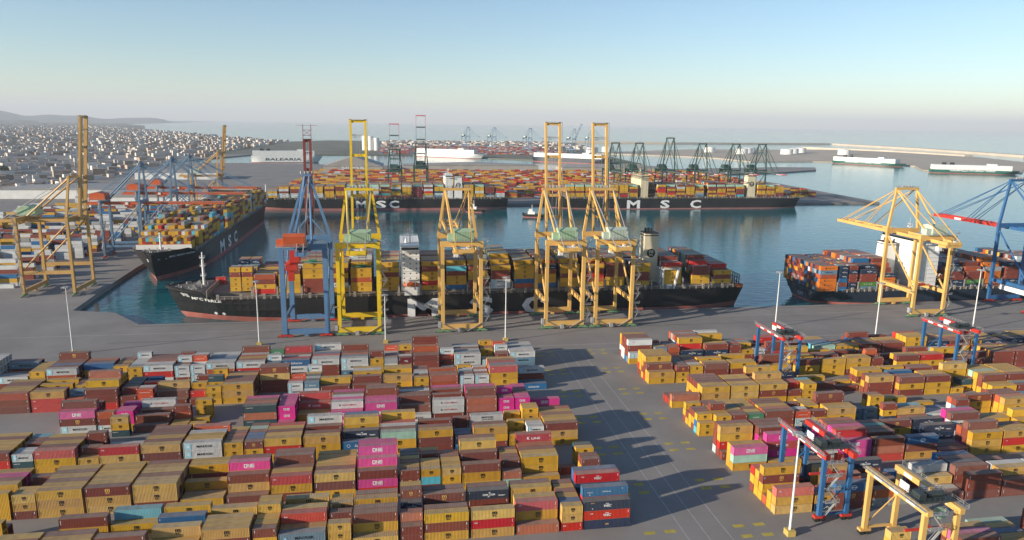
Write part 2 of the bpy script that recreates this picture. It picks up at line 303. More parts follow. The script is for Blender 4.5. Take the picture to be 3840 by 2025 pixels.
def letters(code, size):
    """everything painted on the long side that faces the camera"""
    L, H = LEN[size], HGT[size]; b = MB(); y = -.012; c = L/2; z = H/2
    K = {k: i for i, k in enumerate(INKS)}; Wh, Bk = K['white'], K['black']
    f = 1.0 if size > 1 else .74
    def marks(n=4, right=True):
        for i in range(n): blk(b, .42, H*.78 - i*.26, .62, H*.78 - i*.26 + .18, y, Wh)
        if right:
            blk(b, L - .75, .42, L - .5, .62, y, K['tan']); blk(b, L - .62, H*.6, L - .45, H*.85, y, Wh)
    if code == 'y':
        emblem(b, c + L*.03, z, 1.62*f, y, Bk)
        for i in range(5): blk(b, .5, z - .3 + i*.22, .6, z - .15 + i*.22, y, Bk)
    elif code == 'B': emblem(b, c + L*.01, z, 1.6*f, y, K['tan']); marks(3)
    elif code in 'bo': marks(5 if size > 1 else 3)
    elif code == 'r': put_text(b, 'CAI', L*.075 + .3, H*.66, .42, y, Wh, bold=.02); blk(b, L-.8, .4, L-.5, .62, y, K['tan']); blk(b, L-.66, H*.5, L-.55, H*.85, y, Wh)
    elif code == 'R': put_text(b,'CAI',L*.16,H*.68,.42,y,Wh,bold=.02); put_text(b,'WEC',c,z-.1,.78,y,Wh,bold=.03,slant=.2); put_text(b,'linhas',c,z+.62,.34,y,Wh,slant=.25,bold=.02); marks(0)
    elif code == 'N': put_text(b,'WEC',c,z-.1,.78,y,Wh,bold=.03,slant=.2); put_text(b,'linhas',c,z+.62,.34,y,Wh,slant=.25,bold=.02); put_text(b,'seaco',L*.18,H*.8,.26,y,K['tan'],bold=.02); blk(b,L*.17,.5,L*.19,.75,y,Wh)
    elif code == 'e': put_text(b,'eeb',c,z,.55,y,K['tan'],bold=.03)
    elif code == 'U': put_text(b,'UNIT45.com',c+.4,z,.36,y,Wh,bold=.02); put_text(b,'>XV1',L*.16,z-.1,.5,y,Wh); blk(b,L*.15,.45,L*.17,.7,y,Wh); blk(b,L*.86,H*.7,L*.875,H*.78,y,Wh)
    elif code == 'p': one_mark(b, c, z + .08, 1.12*f, y, Wh)
    elif code == 'w':
        blk(b, L*.06, .3, L*.20 if size > 1 else L*.22, H - .3, y, K['sky']); star(b, L*.13 if size > 1 else L*.14, z, .62*f, y - .004, Wh)
        put_text(b, 'MAERSK', c + L*.06, z, .84*f, y, Bk, width=5.1*f if size > 1 else 2.9, bold=.012)
    elif code == 's':
        star(b, L*.14, z, .6*f, y, K['sky']); put_text(b, 'MAERSK', c + L*.05, z, .84*f, y, Bk, width=5.1*f if size > 1 else 2.9, bold=.012)
    elif code == 'Z': put_text(b,'MAERSK',c+.3,z+.42,.66,y,Bk,width=4.6,bold=.012); put_text(b,'SEALAND',c+.3,z-.42,.55,y,Bk,width=4.4)
    elif code == 'W': put_text(b,'YANG MING',c+.7,z,.62,y,K['red'],width=5.2,bold=.008); blk(b,c-3.1,z-.35,c-2.4,z-.2,y,Bk); blk(b,c-3.1,z+.22,c-2.4,z+.36,y,Bk); blk(b,c-2.85,z-.2,c-2.65,z+.22,y,Bk)
    elif code == 'X': put_text(b,'DAL',L*.24,z+.35,.42,y,K['red'],bold=.01)
    elif code == 'k': put_text(b,'K',c-1.9,z+.05,1.0,y,Wh,bold=.04); put_text(b,'LINE',c+.7,z-.1,.72,y,Wh,bold=.02,width=3.0); marks(0)
    elif code in 'nC' and code == 'n':
        put_text(b,'CMA CGM',c+.2,z,.62*f,y,Wh,width=3.7*f,bold=.035); put_text(b,'(',c+.5,z+.62*f,.4*f,y,Wh,width=.9*f,bold=.01); put_text(b,')',c+.1,z-.62*f,.4*f,y,Wh,width=.9*f,bold=.01)
        blk(b,L*.74,z-.34,L*.92,z-.22,y,Wh); blk(b,L*.76,z-.56,L*.90,z-.46,y,Wh); marks(1,False)
    elif code == 'C':
        for i in range(24):
            a0, a1 = 2*PI*i/24, 2*PI*(i+1)/24
            b.add([(c+.95*math.cos(a0),y,z+.72*math.sin(a0)),(c+.95*math.cos(a1),y,z+.72*math.sin(a1)),(c+.72*math.cos(a1),y,z+.5*math.sin(a1)),(c+.72*math.cos(a0),y,z+.5*math.sin(a0))],[(3,2,1,0)],Wh)
        blk(b,c-1.2,z-.14,c+1.2,z+.12,y-.003,Wh); marks(5,False)
    elif code == 'O':
        for i, ch in enumerate('COSCO'): put_text(b, ch, c - 2.4 + i*1.25, z, .75, y, Bk, bold=.02)
    elif code in 'SD':
        put_text(b,'Safmarine',c+.4,z,.95*f,y,Wh,width=4.9*f if size>1 else 2.8,slant=.3,bold=.01)
        for i in range(16):
            a0, a1 = 2*PI*i/16, 2*PI*(i+1)/16
            b.add([(L*.16+.6*f*math.cos(a0),y,z+.6*f*math.sin(a0)),(L*.16+.6*f*math.cos(a1),y,z+.6*f*math.sin(a1)),(L*.16+.48*f*math.cos(a1),y,z+.48*f*math.sin(a1)),(L*.16+.48*f*math.cos(a0),y,z+.48*f*math.sin(a0))],[(3,2,1,0)],Wh)
    elif code == 'h': put_text(b,'HAMBURG SUD',c,z-.05,.42*f,y,Wh,width=6.5 if size>1 else 3.9,bold=.015); blk(b,L*.82,H*.8,L*.94,H*.86,y,Wh)
    elif code == 'd': put_text(b,'Hapag-Lloyd',L*.2,H*.72,.34,y,Wh,width=2.4 if size>1 else 1.9,bold=.02)
    elif code == 'M': put_text(b,'CHINA SHIPPING',c,z,.78,y,Wh,width=6.6,bold=.03)
    elif code == 'G': put_text(b,'EVERGREEN',c,z,.36,y,Wh,width=2.6,bold=.02)
    elif code == 'T': put_text(b,'TAL',c+.5,z-.45,.75,y,Wh,bold=.03); marks(4,False)
    elif code in 'tmcug': marks(2, False)
    return b if b.f else None

# meshes shared by every copy
BODY = {s: container_body(s) for s in (1,2,3)}; ROOF = {s: container_roof(s) for s in (1,2,3)}; DOOR = {s: container_door(s) for s in (1,2,3)}
_LET = {}
def let(code, size):
    if (code, size) not in _LET: _LET[(code, size)] = letters(code, size)
    return _LET[(code, size)]
_PROTO = {}
def proto(code, size):
    """first container of a kind: body with roof, door and lettering as its parts"""
    if (code, size) in _PROTO: return _PROTO[(code, size)].copy, False
    c = base_code(code)
    o = BODY[size].build('shipping_container', [BODY_M[c]])
    ROOF[size].build('roof', [ROOF_M[c]], o)
    DOOR[size].build('door', [BODY_M[c], STEEL_M], o)
    l = let(code, size)
    if l: l.build('lettering', INK_M, o)
    _PROTO[(code, size)] = o
    return o, True
def place(code, size, x, y, z):
    if (code, size) in _PROTO:
        o = copy_tree(_PROTO[(code, size)])
    else: o, _ = proto(code, size)
    o.location = (x, y, z)
    return o

class Crowd:
    """merged mesh of many pieces, one colour per face"""
    def __init__(s): s.V = []; s.F = []; s.C = []; s.n = 0; s.NF = []
    def quads(s, v, f, col):
        v = np.asarray(v, float); f = np.asarray(f, int)
        s.V.append(v); s.F.append((f + s.n)); s.C.append(np.broadcast_to(np.asarray(col, float), (len(f), 3))); s.n += len(v)
    def box(s, x0, y0, z0, x1, y1, z1, col, top=None):
        v = [(x0,y0,z0),(x1,y0,z0),(x1,y1,z0),(x0,y1,z0),(x0,y0,z1),(x1,y0,z1),(x1,y1,z1),(x0,y1,z1)]
        f = [(0,1,5,4),(1,2,6,5),(2,3,7,6),(3,0,4,7),(4,5,6,7)]
        s.quads(v, f, [col]*4 + [top if top is not None else col])
    def rbox(s, cx, cy, z0, z1, lx, ly, ang, col, top=None):
        ca, sa = math.cos(ang), math.sin(ang)
        P = [(cx + a*ca - b*sa, cy + a*sa + b*ca) for a, b in ((-lx/2,-ly/2),(lx/2,-ly/2),(lx/2,ly/2),(-lx/2,ly/2))]
        v = [(p[0], p[1], z0) for p in P] + [(p[0], p[1], z1) for p in P]
        s.quads(v, [(0,1,5,4),(1,2,6,5),(2,3,7,6),(3,0,4,7),(4,5,6,7)], [col]*4 + [top if top is not None else col])
    def mb(s, mb, off, cols, rot=None):
        v = np.array(mb.v); 
        if rot is not None:
            ca, sa = math.cos(rot), math.sin(rot); v = np.stack([v[:,0]*ca - v[:,1]*sa, v[:,0]*sa + v[:,1]*ca, v[:,2]], 1)
        v = v + np.array(off)
        q = [(f, m) for f, m in zip(mb.f, mb.m)]
        tri = []; cc = []
        for f, m in q:
            if len(f) == 4: tri.append(f); cc.append(cols[m])
            elif len(f) == 3: tri.append((f[0], f[1], f[2], f[2])); cc.append(cols[m])
            else:
                for i in range(1, len(f) - 1): tri.append((f[0], f[i], f[i+1], f[i+1])); cc.append(cols[m])
        s.V.append(v); s.F.append(np.array(tri) + s.n); s.C.append(np.array(cc)); s.n += len(v)
    def build(s, name, material, parent=None):
        V = np.concatenate(s.V); F = np.concatenate(s.F); C = np.concatenate(s.C)
        tri = F[:,2] == F[:,3]
        cnt = np.where(tri, 3, 4); loops = np.concatenate([f[:3] if t else f for f, t in zip(F, tri)]) if tri.any() else F.ravel()
        me = bpy.data.meshes.new(name); me.vertices.add(len(V)); me.vertices.foreach_set('co', V.ravel())
        me.loops.add(len(loops)); me.loops.foreach_set('vertex_index', loops.astype(np.int32))
        me.polygons.add(len(F)); st = np.concatenate([[0], np.cumsum(cnt)[:-1]]).astype(np.int32)
        me.polygons.foreach_set('loop_start', st)
        at = me.attributes.new('Col', 'FLOAT_COLOR', 'FACE')
        at.data.foreach_set('color', np.concatenate([C, np.ones((len(C),1))], 1).astype(np.float32).ravel())
        me.materials.append(material); me.update(calc_edges=True); me.validate(); me.shade_flat()
        return link(name, me, parent)
CROWD = Crowd()
def jitter(col, a=.13):
    k = 1 + RNG.uniform(-a, a*.7); return tuple(np.clip(np.array(col)*k, 0, 1))
def crowd_container(code, size, x, y, z, detail=1, rot=None, h=None, logo=True):
    """one of the many: plain box from far away, with its mark where one still shows"""
    c = base_code(code); col = jitter(PAINT[c]); top = jitter(roof_col(c)); H = h or HGT[size]; L = LEN[size]
    if rot is None:
        if detail > 1:
            CROWD.mb(BODY[size], (x, y, z), [col]); CROWD.mb(ROOF[size], (x, y, z), [top])
        else: CROWD.box(x, y, z + .02, x + L, y + WID, z + H - .03, col, top)
        if logo and let(code, size): CROWD.mb(let(code, size), (x, y, z), [INK[k] for k in INKS])
    else:
        ca, sa = math.cos(rot), math.sin(rot)
        CROWD.rbox(x + (L/2)*ca - WID/2*sa, y + (L/2)*sa + WID/2*ca, z + .02, z + H - .03, L, WID, rot, col, top)

NUM = ['first','second','third','fourth','fifth','sixth','seventh','eighth','ninth','tenth','eleventh','twelfth','thirteenth','fourteenth','fifteenth','sixteenth','seventeenth','eighteenth','nineteenth','twentieth','last but four','last but three','last but two','last but one','last']
BLOCKS = {-1:'corner block',0:'nearest block',1:'second block',2:'third block',3:'fourth block',4:'fifth block',5:'quayside block'}
X0 = {'L': 32.0, 'R': 111.0, 'S': 254.6}
def yard_list():
    out = []
    rg = random.Random(3)
    for (side, k), sx in YARD.items():
        bays = []
        for it in sx.replace('\n', '').split(';'):
            hd, rows = it.strip().split(':'); n, s = map(int, hd.split(',')); bays.append((n, s, rows.split('|')))
        starts = sorted({n for n, s, r in bays}, reverse=(side == 'L'))
        for n, s, rows in bays:
            for r, st in enumerate(rows):
                z = 0.0
                for t, code in enumerate(st):
                    pitch = 2.87 if side == 'S' else 2.7
                    x = X0[side] + 6.52*n + rg.uniform(-.06, .06); y = (255.2 if side == 'S' else 180 + 27.6*k) + pitch*r + rg.uniform(-.05, .05)
                    out.append((code, s, x, y, z, side, k, starts.index(n), r, t, len(st)))
                    z += HGT[s] + .012
    return out
YL = yard_list()
for _c, _p in (('J',(.62,.165,.02)),('E',(.09,.24,.05))): PAINT[_c] = _p
_old_letters = letters
def letters(code, size):
    if code == 'J':
        b = MB(); L = LEN[size]; put_text(b, 'Hapag-Lloyd', L*.62, 1.35, .75, -.012, 4, width=4.2, bold=.02); b.m = [0]*len(b.m); blk(b, L*.28, .9, L*.36, 1.9, -.012, 0); return b
    if code == 'E':
        b = MB(); L = LEN[size]
        for i, ch in enumerate('UASC'): put_text(b, ch, L*.3 + i*1.7, 1.4, .85, -.012, 1, bold=.03)
        return b
    return _old_letters(code, size)
# ---------------------------------------------------------------- place the yard
# how much of each yard container the photograph shows: a small depth picture of the stacks
def visible_sizes():
    W_, H_ = 1280, 675; f = .693*W_; pt, yw, ro = .2035863, .162344, .0139318
    fw = np.array((math.sin(yw)*math.cos(pt), math.cos(yw)*math.cos(pt), -math.sin(pt))); r0 = np.array((math.cos(yw), -math.sin(yw), 0)); u0 = np.cross(r0, fw)
    R = np.array((r0*math.cos(ro) + u0*math.sin(ro), u0*math.cos(ro) - r0*math.sin(ro), fw)); eye = np.array((0, 0, 114.872))
    depth = np.full((H_, W_), 1e9); who = np.full((H_, W_), -1)
    for i, (code, s, x, y, z, *_) in enumerate(YL):
        L, H = LEN[s], HGT[s]
        V = np.array([(x,y,z),(x+L,y,z),(x+L,y+WID,z),(x,y+WID,z),(x,y,z+H),(x+L,y,z+H),(x+L,y+WID,z+H),(x,y+WID,z+H)])
        q = (V - eye) @ R.T; d = q[:,2]; P = np.stack([W_/2 + f*q[:,0]/d, H_/2 - f*q[:,1]/d], 1)
        for face in ((0,1,5,4),(4,5,6,7),(1,2,6,5),(3,0,4,7)):
            for k in ((0,1,2),(0,2,3)):
                t = [face[j] for j in k]; a, b, e = P[t]; da, db, de = 1/d[t]
                x0, x1 = int(max(0, min(a[0],b[0],e[0]))), int(min(W_-1, max(a[0],b[0],e[0]) + 1)); y0, y1 = int(max(0, min(a[1],b[1],e[1]))), int(min(H_-1, max(a[1],b[1],e[1]) + 1))
                if x1 < x0 or y1 < y0: continue
                X, Y = np.meshgrid(np.arange(x0, x1+1) + .5, np.arange(y0, y1+1) + .5)
                den = (b[1]-e[1])*(a[0]-e[0]) + (e[0]-b[0])*(a[1]-e[1])
                if abs(den) < 1e-9: continue
                l0 = ((b[1]-e[1])*(X-e[0]) + (e[0]-b[0])*(Y-e[1]))/den; l1 = ((e[1]-a[1])*(X-e[0]) + (a[0]-e[0])*(Y-e[1]))/den; l2 = 1 - l0 - l1
                D = 1/(l0*da + l1*db + l2*de); zz = depth[y0:y1+1, x0:x1+1]
                m = (l0 >= 0) & (l1 >= 0) & (l2 >= 0) & (D < zz); zz[m] = D[m]; who[y0:y1+1, x0:x1+1][m] = i
    return np.bincount(who[who >= 0].ravel(), minlength=len(YL))
SIZES = visible_sizes(); LARGEST = set(np.argsort(-SIZES, kind='stable')[:302].tolist())
KEEP = ['1' if i in LARGEST else '0' for i in range(len(YL))]; SEEN = ['1' if v > 0 else '0' for v in SIZES]

for i, (code, s, x, y, z, side, k, bay, r, t, n) in enumerate(YL):
    if KEEP[i] == '1':
        o = place(code, s, x, y, z)
        c = base_code(code)
        size = {1:'short', 2:'long', 3:'longest'}[s]
        mark = {'y':'emblem ', 'B':'emblem ', 'v':''}.get(code, 'lettered ' if code in 'pwWZkhRUnCSDOeNM' else '')
        tier = 'bottom' if t == 0 else ('top' if t == n - 1 else NUM[t])
        side_w = {'L':'left of aisle', 'R':'right of aisle', 'S':'beyond cross lane'}[side]
        blockw = BLOCKS[k] if side != 'S' else 'far corner block'
        tag(o, f"{size} {mark}{WORD[c]} container, {tier} tier, {NUM[bay]} bay {side_w}, {NUM[r]} row, {blockw}", 'shipping container', 'shipping containers stacked in the yard')
    else:
        crowd_container(code, s, x, y, z, detail=2 if SEEN[i] == '1' else 1, logo=SEEN[i] == '1')

# ---------------------------------------------------------------- ships
HULL_BLACK = mat('hull_black', (.012,.014,.016), rough=.42, var=.35, scale=.05, dirt=(.06,.045,.035), dirt_amt=.16, streak=.25)
HULL_NAVY = mat('hull_navy', (.014,.026,.045), rough=.42, var=.25, scale=.05, dirt=(.05,.05,.05), dirt_amt=.12, streak=.3)
HULL_GREEN = mat('hull_green', (.015,.11,.085), rough=.4, var=.1, scale=.05)
BOOT = mat('boot_red', (.34,.05,.035), rough=.6, var=.2, scale=.08, dirt=(.32,.22,.19), dirt_amt=.45)
BOOT_PINK = mat('boot_pink', (.30,.12,.11), rough=.6, var=.15, scale=.08)
SHIPWHITE = mat('ship_white', (.72,.72,.69), rough=.45, var=.08, scale=.15, dirt=(.42,.33,.25), dirt_amt=.10, streak=.2)
CREAM = mat('ship_cream', (.66,.58,.40), rough=.5, var=.08, scale=.15, dirt=(.3,.2,.12), dirt_amt=.15, streak=.2)
DECK = mat('deck_grey', (.16,.15,.135), rough=.8, var=.3, scale=.2, dirt=(.22,.13,.08), dirt_amt=.35)
LASH = mat('lashing_grey', (.30,.29,.26), rough=.7, var=.2, scale=.3, dirt=(.25,.15,.09), dirt_amt=.3)
GLASS = mat('window_dark', (.012,.016,.02), rough=.08)
LIFEBOAT = mat('lifeboat_orange', (.62,.13,.03), rough=.5)
ROPE = mat('rope', (.30,.30,.26), rough=.9)
BLACKM = mat('black_steel', (.02,.02,.02), rough=.6)
WHITE_L = mat('letter_white', (.72,.73,.72), rough=.5, var=.12, scale=.08, dirt=(.30,.27,.24), dirt_amt=.12, streak=.3)
PAINT['J'] = (.62,.165,.02); PAINT['E'] = (.09,.24,.05)

def sm(a, b, x): t = np.clip((x-a)/(b-a), 0, 1); return t*t*(3-2*t)
def hull(L, B, zd, zf, zw=-3.0, zb=0.6, over=9, xfore=.09, bow=.13, boww=.25, ns=46, stern=.86):
    """sections of a ship's hull, bow at x = 0; returns section function and the levels"""
    us = np.concatenate([np.linspace(0, .3, 24) ** 1.0, np.linspace(.3, .84, 9)[1:], np.linspace(.84, 1, 10)[1:]])
    def half(u, z, top):
        t = np.clip((z - zw)/(top - zw), 0, 1)
        x0 = over/L*(1 - t**.75); lb = boww + (bow - boww)*t
        xi = np.clip((u - x0)/lb, 0, 1)
        h = (1 - (1 - xi)**(2.0 + .5*t))
        v = np.clip((u - .84)/.16, 0, 1)
        h *= 1 - (1 - stern)*v**2 - .45*(1 - t)*v**2.2
        return B/2*h
    return us, half
def make_ship(name, label, L, B, zd, zf, hull_m, loc, rot, boot_m=None, zb=.6, over=9, xfore=.08, flip=False, deck_m=None, zw=-3.0, **kw):
    root = thing(name, label, 'ship', loc, rot)
    us, half = hull(L, B, zd, zf, zw=zw, over=over, **kw)
    tops = zd + (zf - zd)*(1 - sm(xfore*.75, xfore*1.15, us))
    def strip(za, zb_, name, m):
        mb = MB(); rows = []
        for u, tp in zip(us, tops):
            lv = [za(tp), (za(tp)*.6 + zb_(tp)*.4), (za(tp)*.25 + zb_(tp)*.75), zb_(tp)]
            row = []
            for z in lv:
                t = np.clip((z - zw)/(tp - zw), 0, 1); x = max(u*L, over*(1 - t**.75)); h = half(x/L, z, tp)
                row.append((x, h, z))
            rows.append(row)
        n = len(rows[0])
        for sgn in (1, -1):
            o = len(mb.v); mb.v += [(x, sgn*h, z) for r in rows for x, h, z in r]
            for i in range(len(rows)-1):
                for j in range(n-1):
                    q = (o+i*n+j, o+(i+1)*n+j, o+(i+1)*n+j+1, o+i*n+j+1); mb.f.append(q if sgn < 0 else q[::-1]); mb.m.append(0)
        e = rows[-1]
        mb.add([(x, -h, z) for x, h, z in e] + [(x, h, z) for x, h, z in e[::-1]], [tuple(range(2*n))])   # transom
        return mb.build(name, m, root, smooth=False)
    strip(lambda tp: zb, lambda tp: tp, 'hull', hull_m)
    strip(lambda tp: zw - 2.5, lambda tp: zb, 'boot_top', boot_m or BOOT)
    mb = MB(); low = [tp - (1.3 if tp > zd + .5 else .25) for tp in tops]
    for i in range(len(us)-1):
        a, b = us[i]*L, us[i+1]*L
        ha, hb = half(max(us[i],.002), tops[i], tops[i])*.985, half(us[i+1], tops[i+1], tops[i+1])*.985
        mb.add([(a,-ha,low[i]),(b,-hb,low[i+1]),(b,hb,low[i+1]),(a,ha,low[i])], [(0,1,2,3)])
    mb.build('deck', deck_m or DECK, root)
    root['halfbeam'] = B/2
    return root, (us, half, tops)
def hull_letters(root, chars, y, z, h, m=None, name='lettering'):
    """big letters painted on the side that faces -y; chars = [(text, x centre, width)]"""
    mb = MB()
    for s, x, w in chars: put_text(mb, s, x, z, h, y, width=w, bold=.035)
    return mb.build(name, m or WHITE_L, root)

def lashing_bridges(root, xs, B, z0, z1, name='lashing_bridge'):
    for x in xs:
        b = MB(); n = 9
        for i in range(n + 1):
            y = -B/2 + 1 + (B - 2)*i/n; b.box(x - .5, y - .18, z0, x + .5, y + .18, z1)
        for z in (z0 + (z1 - z0)*.5, z1): b.box(x - .6, -B/2 + .6, z - .15, x + .6, B/2 - .6, z)
        b.rails([(x - .5, -B/2 + .6, z1), (x - .5, B/2 - .6, z1)], 1.1, 3.0, .05)
        b.build(name, LASH, root)
def hatch_side(root, x0, x1, B, z):
    """coaming posts and walkway along the near rail"""
    b = MB()
    for s in (-1, 1):
        y = s*(B/2 - .9)
        b.box(x0, y - .5, z + 1.6, x1, y + .5, z + 1.8)
        n = int((x1 - x0)/4.3)
        for i in range(n):
            x = x0 + i*(x1 - x0)/n; b.box(x, y - .5, z - .3, x + (1.5 if i % 3 == 0 else .5), y + .5, z + (2.9 if i % 3 == 0 else 1.7))
        b.rails([(x0, s*(B/2 - .15), z), (x1, s*(B/2 - .15), z)], 1.1, 3.5, .05)
    b.build('side_walkway', LASH, root)

def house(root, x0, x1, y0, y1, z0, floors, fh=2.9, m=None, wings=0, wname='window', nwin=(3, 5)):
    """accommodation block: stepped floors, a window each, bridge deck with a long window band and wings"""
    m = m or SHIPWHITE; b = MB(); z = z0
    for i in range(floors):
        k = .0 if i < floors - 1 else .4
        b.box(x0 + k, y0 + k, z, x1 - k, y1 - k, z + fh - .12); b.box(x0 - .35, y0 - .35, z + fh - .12, x1 + .35, y1 + .35, z + fh); z += fh
    zt = z0 + fh*(floors - 1)
    if wings:
        b.box(x0 + .6, y0 - wings, zt - .1, x1 - 3.0, y1 + wings, zt + .15)
        for yy in (y0 - wings, y1 + wings - .15): b.box(x0 + .6, yy, zt + .15, x1 - 3.0, yy + .15, zt + 1.2)
    sup = b.build('superstructure', m, root)
    for i in range(floors - 1):
        zz = z0 + fh*i
        for s, n in (('y', nwin[0]), ('x', nwin[1])):
            for j in range(n):
                w = MB()
                if s == 'y': xx = x0 + (x1 - x0)*(j + .5)/n; w.box(xx - .35, y0 - .06, zz + 1.0, xx + .35, y0 - .02, zz + 1.75)
                else: yy = y0 + (y1 - y0)*(j + .5)/n; w.box(x0 - .06, yy - .35, zz + 1.0, x0 - .02, yy + .35, zz + 1.75)
                w.build(wname, GLASS, sup)
    w = MB()
    w.box(x0 + .5, y0 + .33, zt + 1.0, x1 - .5, y0 + .37, zt + 2.1); w.box(x0 + .33, y0 + .5, zt + 1.0, x0 + .37, y1 - .5, zt + 2.1); w.box(x1 - .37, y0 + .5, zt + 1.0, x1 - .33, y1 - .5, zt + 2.1)
    w.build('bridge_window', GLASS, sup)
    r = MB(); r.rails([(x0, y0, z), (x1, y0, z), (x1, y1, z), (x0, y1, z)], 1.1, 2.5, .05, closed=True)
    r.build('railing', m, sup)
    return sup, z
def radar_mast(root, x, y, z, h=11, m=None):
    b = MB(); b.beam((x,y,z),(x,y,z+h),.9,.9,0,.4,.4)
    for k in (.45, .65, .85): b.box(x - 1.6, y - .12, z + h*k, x + 1.6, y + .12, z + h*k + .2); b.box(x - .12, y - 2.4, z + h*k, x + .12, y + 2.4, z + h*k + .2)
    b.cyl((x + 1.2, y, z + h*.66), (x + 1.2, y, z + h*.66 + 1.2), .7, 10); b.cyl((x - 2.4, y + 2, z), (x - 2.4, y + 2, z + 2.4), 1.0, 12, 0, .5)
    for dx in (-1.2, .4, 1.6): b.beam((x + dx, y + 1.4, z), (x + dx, y + 1.4, z + h*.9), .12, .12)
    b.beam((x, y, z + h), (x, y, z + h + 4), .1, .1)
    b.build('radar_mast', m or SHIPWHITE, root)
def lifeboat(root, x, y, z):
    b = MB(); b.cyl((x - 3.2, y, z), (x + 3.2, y, z), 1.25, 10); b.cyl((x - 4.5, y, z + .1), (x - 3.2, y, z), .5, 10, 0, 1.25); b.cyl((x + 3.2, y, z), (x + 4.5, y, z + .1), 1.25, 10, 0, .5); b.box(x - 1.2, y - .7, z + 1.0, x + 1.2, y + .7, z + 1.7)
    o = b.build('lifeboat', LIFEBOAT, root, smooth=False)
    d = MB()
    for dx in (-2.6, 2.6): d.beam((x + dx, y - 1.5, z - 2), (x + dx, y - 1.2, z + 2.4), .35, .35); d.beam((x + dx, y - 1.2, z + 2.4), (x + dx, y + 1.4, z + 2.2), .3, .3)
    d.build('davit', SHIPWHITE, root)
def funnel(root, x0, x1, y0, y1, z0, z1, ring=True, m=None):
    b = MB(); k = .6
    b.add([(x0,y0,z0),(x1,y0,z0),(x1,y1,z0),(x0,y1,z0),(x0+k,y0+k,z1),(x1-k,y0+k,z1),(x1-k,y1-k,z1),(x0+k,y1-k,z1)], [(0,1,5,4),(1,2,6,5),(2,3,7,6),(3,0,4,7),(4,5,6,7)])
    f = b.build('funnel', m or CREAM, root)
    c = MB(); c.box(x0 + k - .1, y0 + k - .1, z1 - 1.6, x1 - k + .1, y1 - k + .1, z1 - 1.0); c.box(x0 + k - .2, y0 + k - .2, z1, x1 - k + .2, y1 - k + .2, z1 + .5)
    for i in range(3): c.cyl((x0 + 2.2 + i*1.9, (y0 + y1)/2, z1), (x0 + 2.2 + i*1.9, (y0 + y1)/2, z1 + 3.2), .75, 10)
    c.build('funnel_top', BLACKM, f)
    if ring:
        e = MB(); cx = (x0 + x1)/2; cz = z0 + (z1 - z0)*.62; R = (x1 - x0)*.28
        t = (cz - z0)/(z1 - z0); y = y0 + k*t - .25
        for i in range(28):
            a, b2 = 2*PI*i/28, 2*PI*(i+1)/28
            e.add([(cx, y, cz), (cx + R*math.cos(b2), y, cz + R*math.sin(b2)), (cx + R*math.cos(a), y, cz + R*math.sin(a))], [(2,1,0)], 0)
        put_text(e, 'm', cx, cz + R*.33, R*.62, y - .08, 1, width=R*1.05, bold=.03); put_text(e, 'sc', cx, cz - R*.36, R*.46, y - .08, 1, width=R*.95, bold=.02)
        e.build('emblem', [BLACKM, m or CREAM], f)
    return f
def deck_stacks(bays, loc, rot, B, zdeck, rows, near_only=False, lift=0):
    """bays: (x, size, near-side tiers bottom to top, inner height). containers stand on the deck in world space"""
    rg = random.Random(int(loc[0]*7 + loc[1]) & 0xffff)
    ca, sa = math.cos(rot), math.sin(rot); w = 2.5
    for x, size, near, inner in bays:
        for r in range(rows):
            y = -rows*w/2 + r*w
            st = near if r == 0 else None
            if st is None:
                h = max(1, inner + rg.choice((-1,0,0,0,0))) if isinstance(inner, int) else inner[min(r - 1, len(inner) - 1)]
                st = ''.join(rg.choice('yyyyybbbbbrwgnTs' if rg.random() < .9 else 'ucmo') for _ in range(h))
            if near_only and r > 0: continue
            z = zdeck
            for t, code in enumerate(st):
                if r > 0 and t < len(st) - 3 and 0 < r < rows - 1 and not near_only: z += HGT[2] + .01; continue
                if code == '.': z += HGT[2] + .01; continue
                for q in ([0] if size == 2 else [0]):
                    X = loc[0] + x*ca - y*sa; Y = loc[1] + x*sa + y*ca
                    crowd_container(code, size, X, Y, z, 1, None if rot == 0 else rot, h=HGT[2])
                z += HGT[2] + .01
# ---- the ship alongside the quay: near side y = 421, bow at the left
PX = -138.5
root, hp = make_ship('container_ship', 'black lettered container ship moored along the near quay behind the yellow cranes', 362, 47, 12.3, 17.0, HULL_BLACK, (PX, 444.6, 0), 0, over=10)
hull_letters(root, [('M', 14.7 - PX, 19), ('S', 50.2 - PX, 15), ('C', 84 - PX, 17)], -23.56, 4.4, 11.6)
mb = MB()                                                            # ship's name, following the flare of the bow
us, half, tops = hp
def flare(u, v):
    x = u; t = np.clip((v + 3)/20, 0, 1); tp = 12.3 + 4.7*(1 - sm(.06, .092, x/362)); return (x, -float(half(x/362, v, tp)) - .12, v)
put_text(mb, 'MSC PERLE', 27, 11.2, 1.9, 0, width=19, bold=.03, at=flare)
for i in range(3): mb.add([flare(10.5 + i*.6, 13.4 - i*.8), flare(15.5 + i*.4, 13.2 - i*.8), flare(15.5 + i*.4, 13.6 - i*.8), flare(10.5 + i*.6, 13.8 - i*.8)], [(0,1,2,3)])
for x in (31, 36):
    for k in range(4):
        a = PI*k/4 + .2; mb.add([flare(x + 1.1*math.cos(a), 1.9 + 1.1*math.sin(a)), flare(x + 1.1*math.cos(a + .45), 1.9 + 1.1*math.sin(a + .45)), flare(x - 1.1*math.cos(a), 1.9 - 1.1*math.sin(a)), flare(x - 1.1*math.cos(a + .45), 1.9 - 1.1*math.sin(a + .45))], [(0,1,2),(0,2,3)])
mb.build('ship_name', WHITE_L, root)
DZ = 14.9
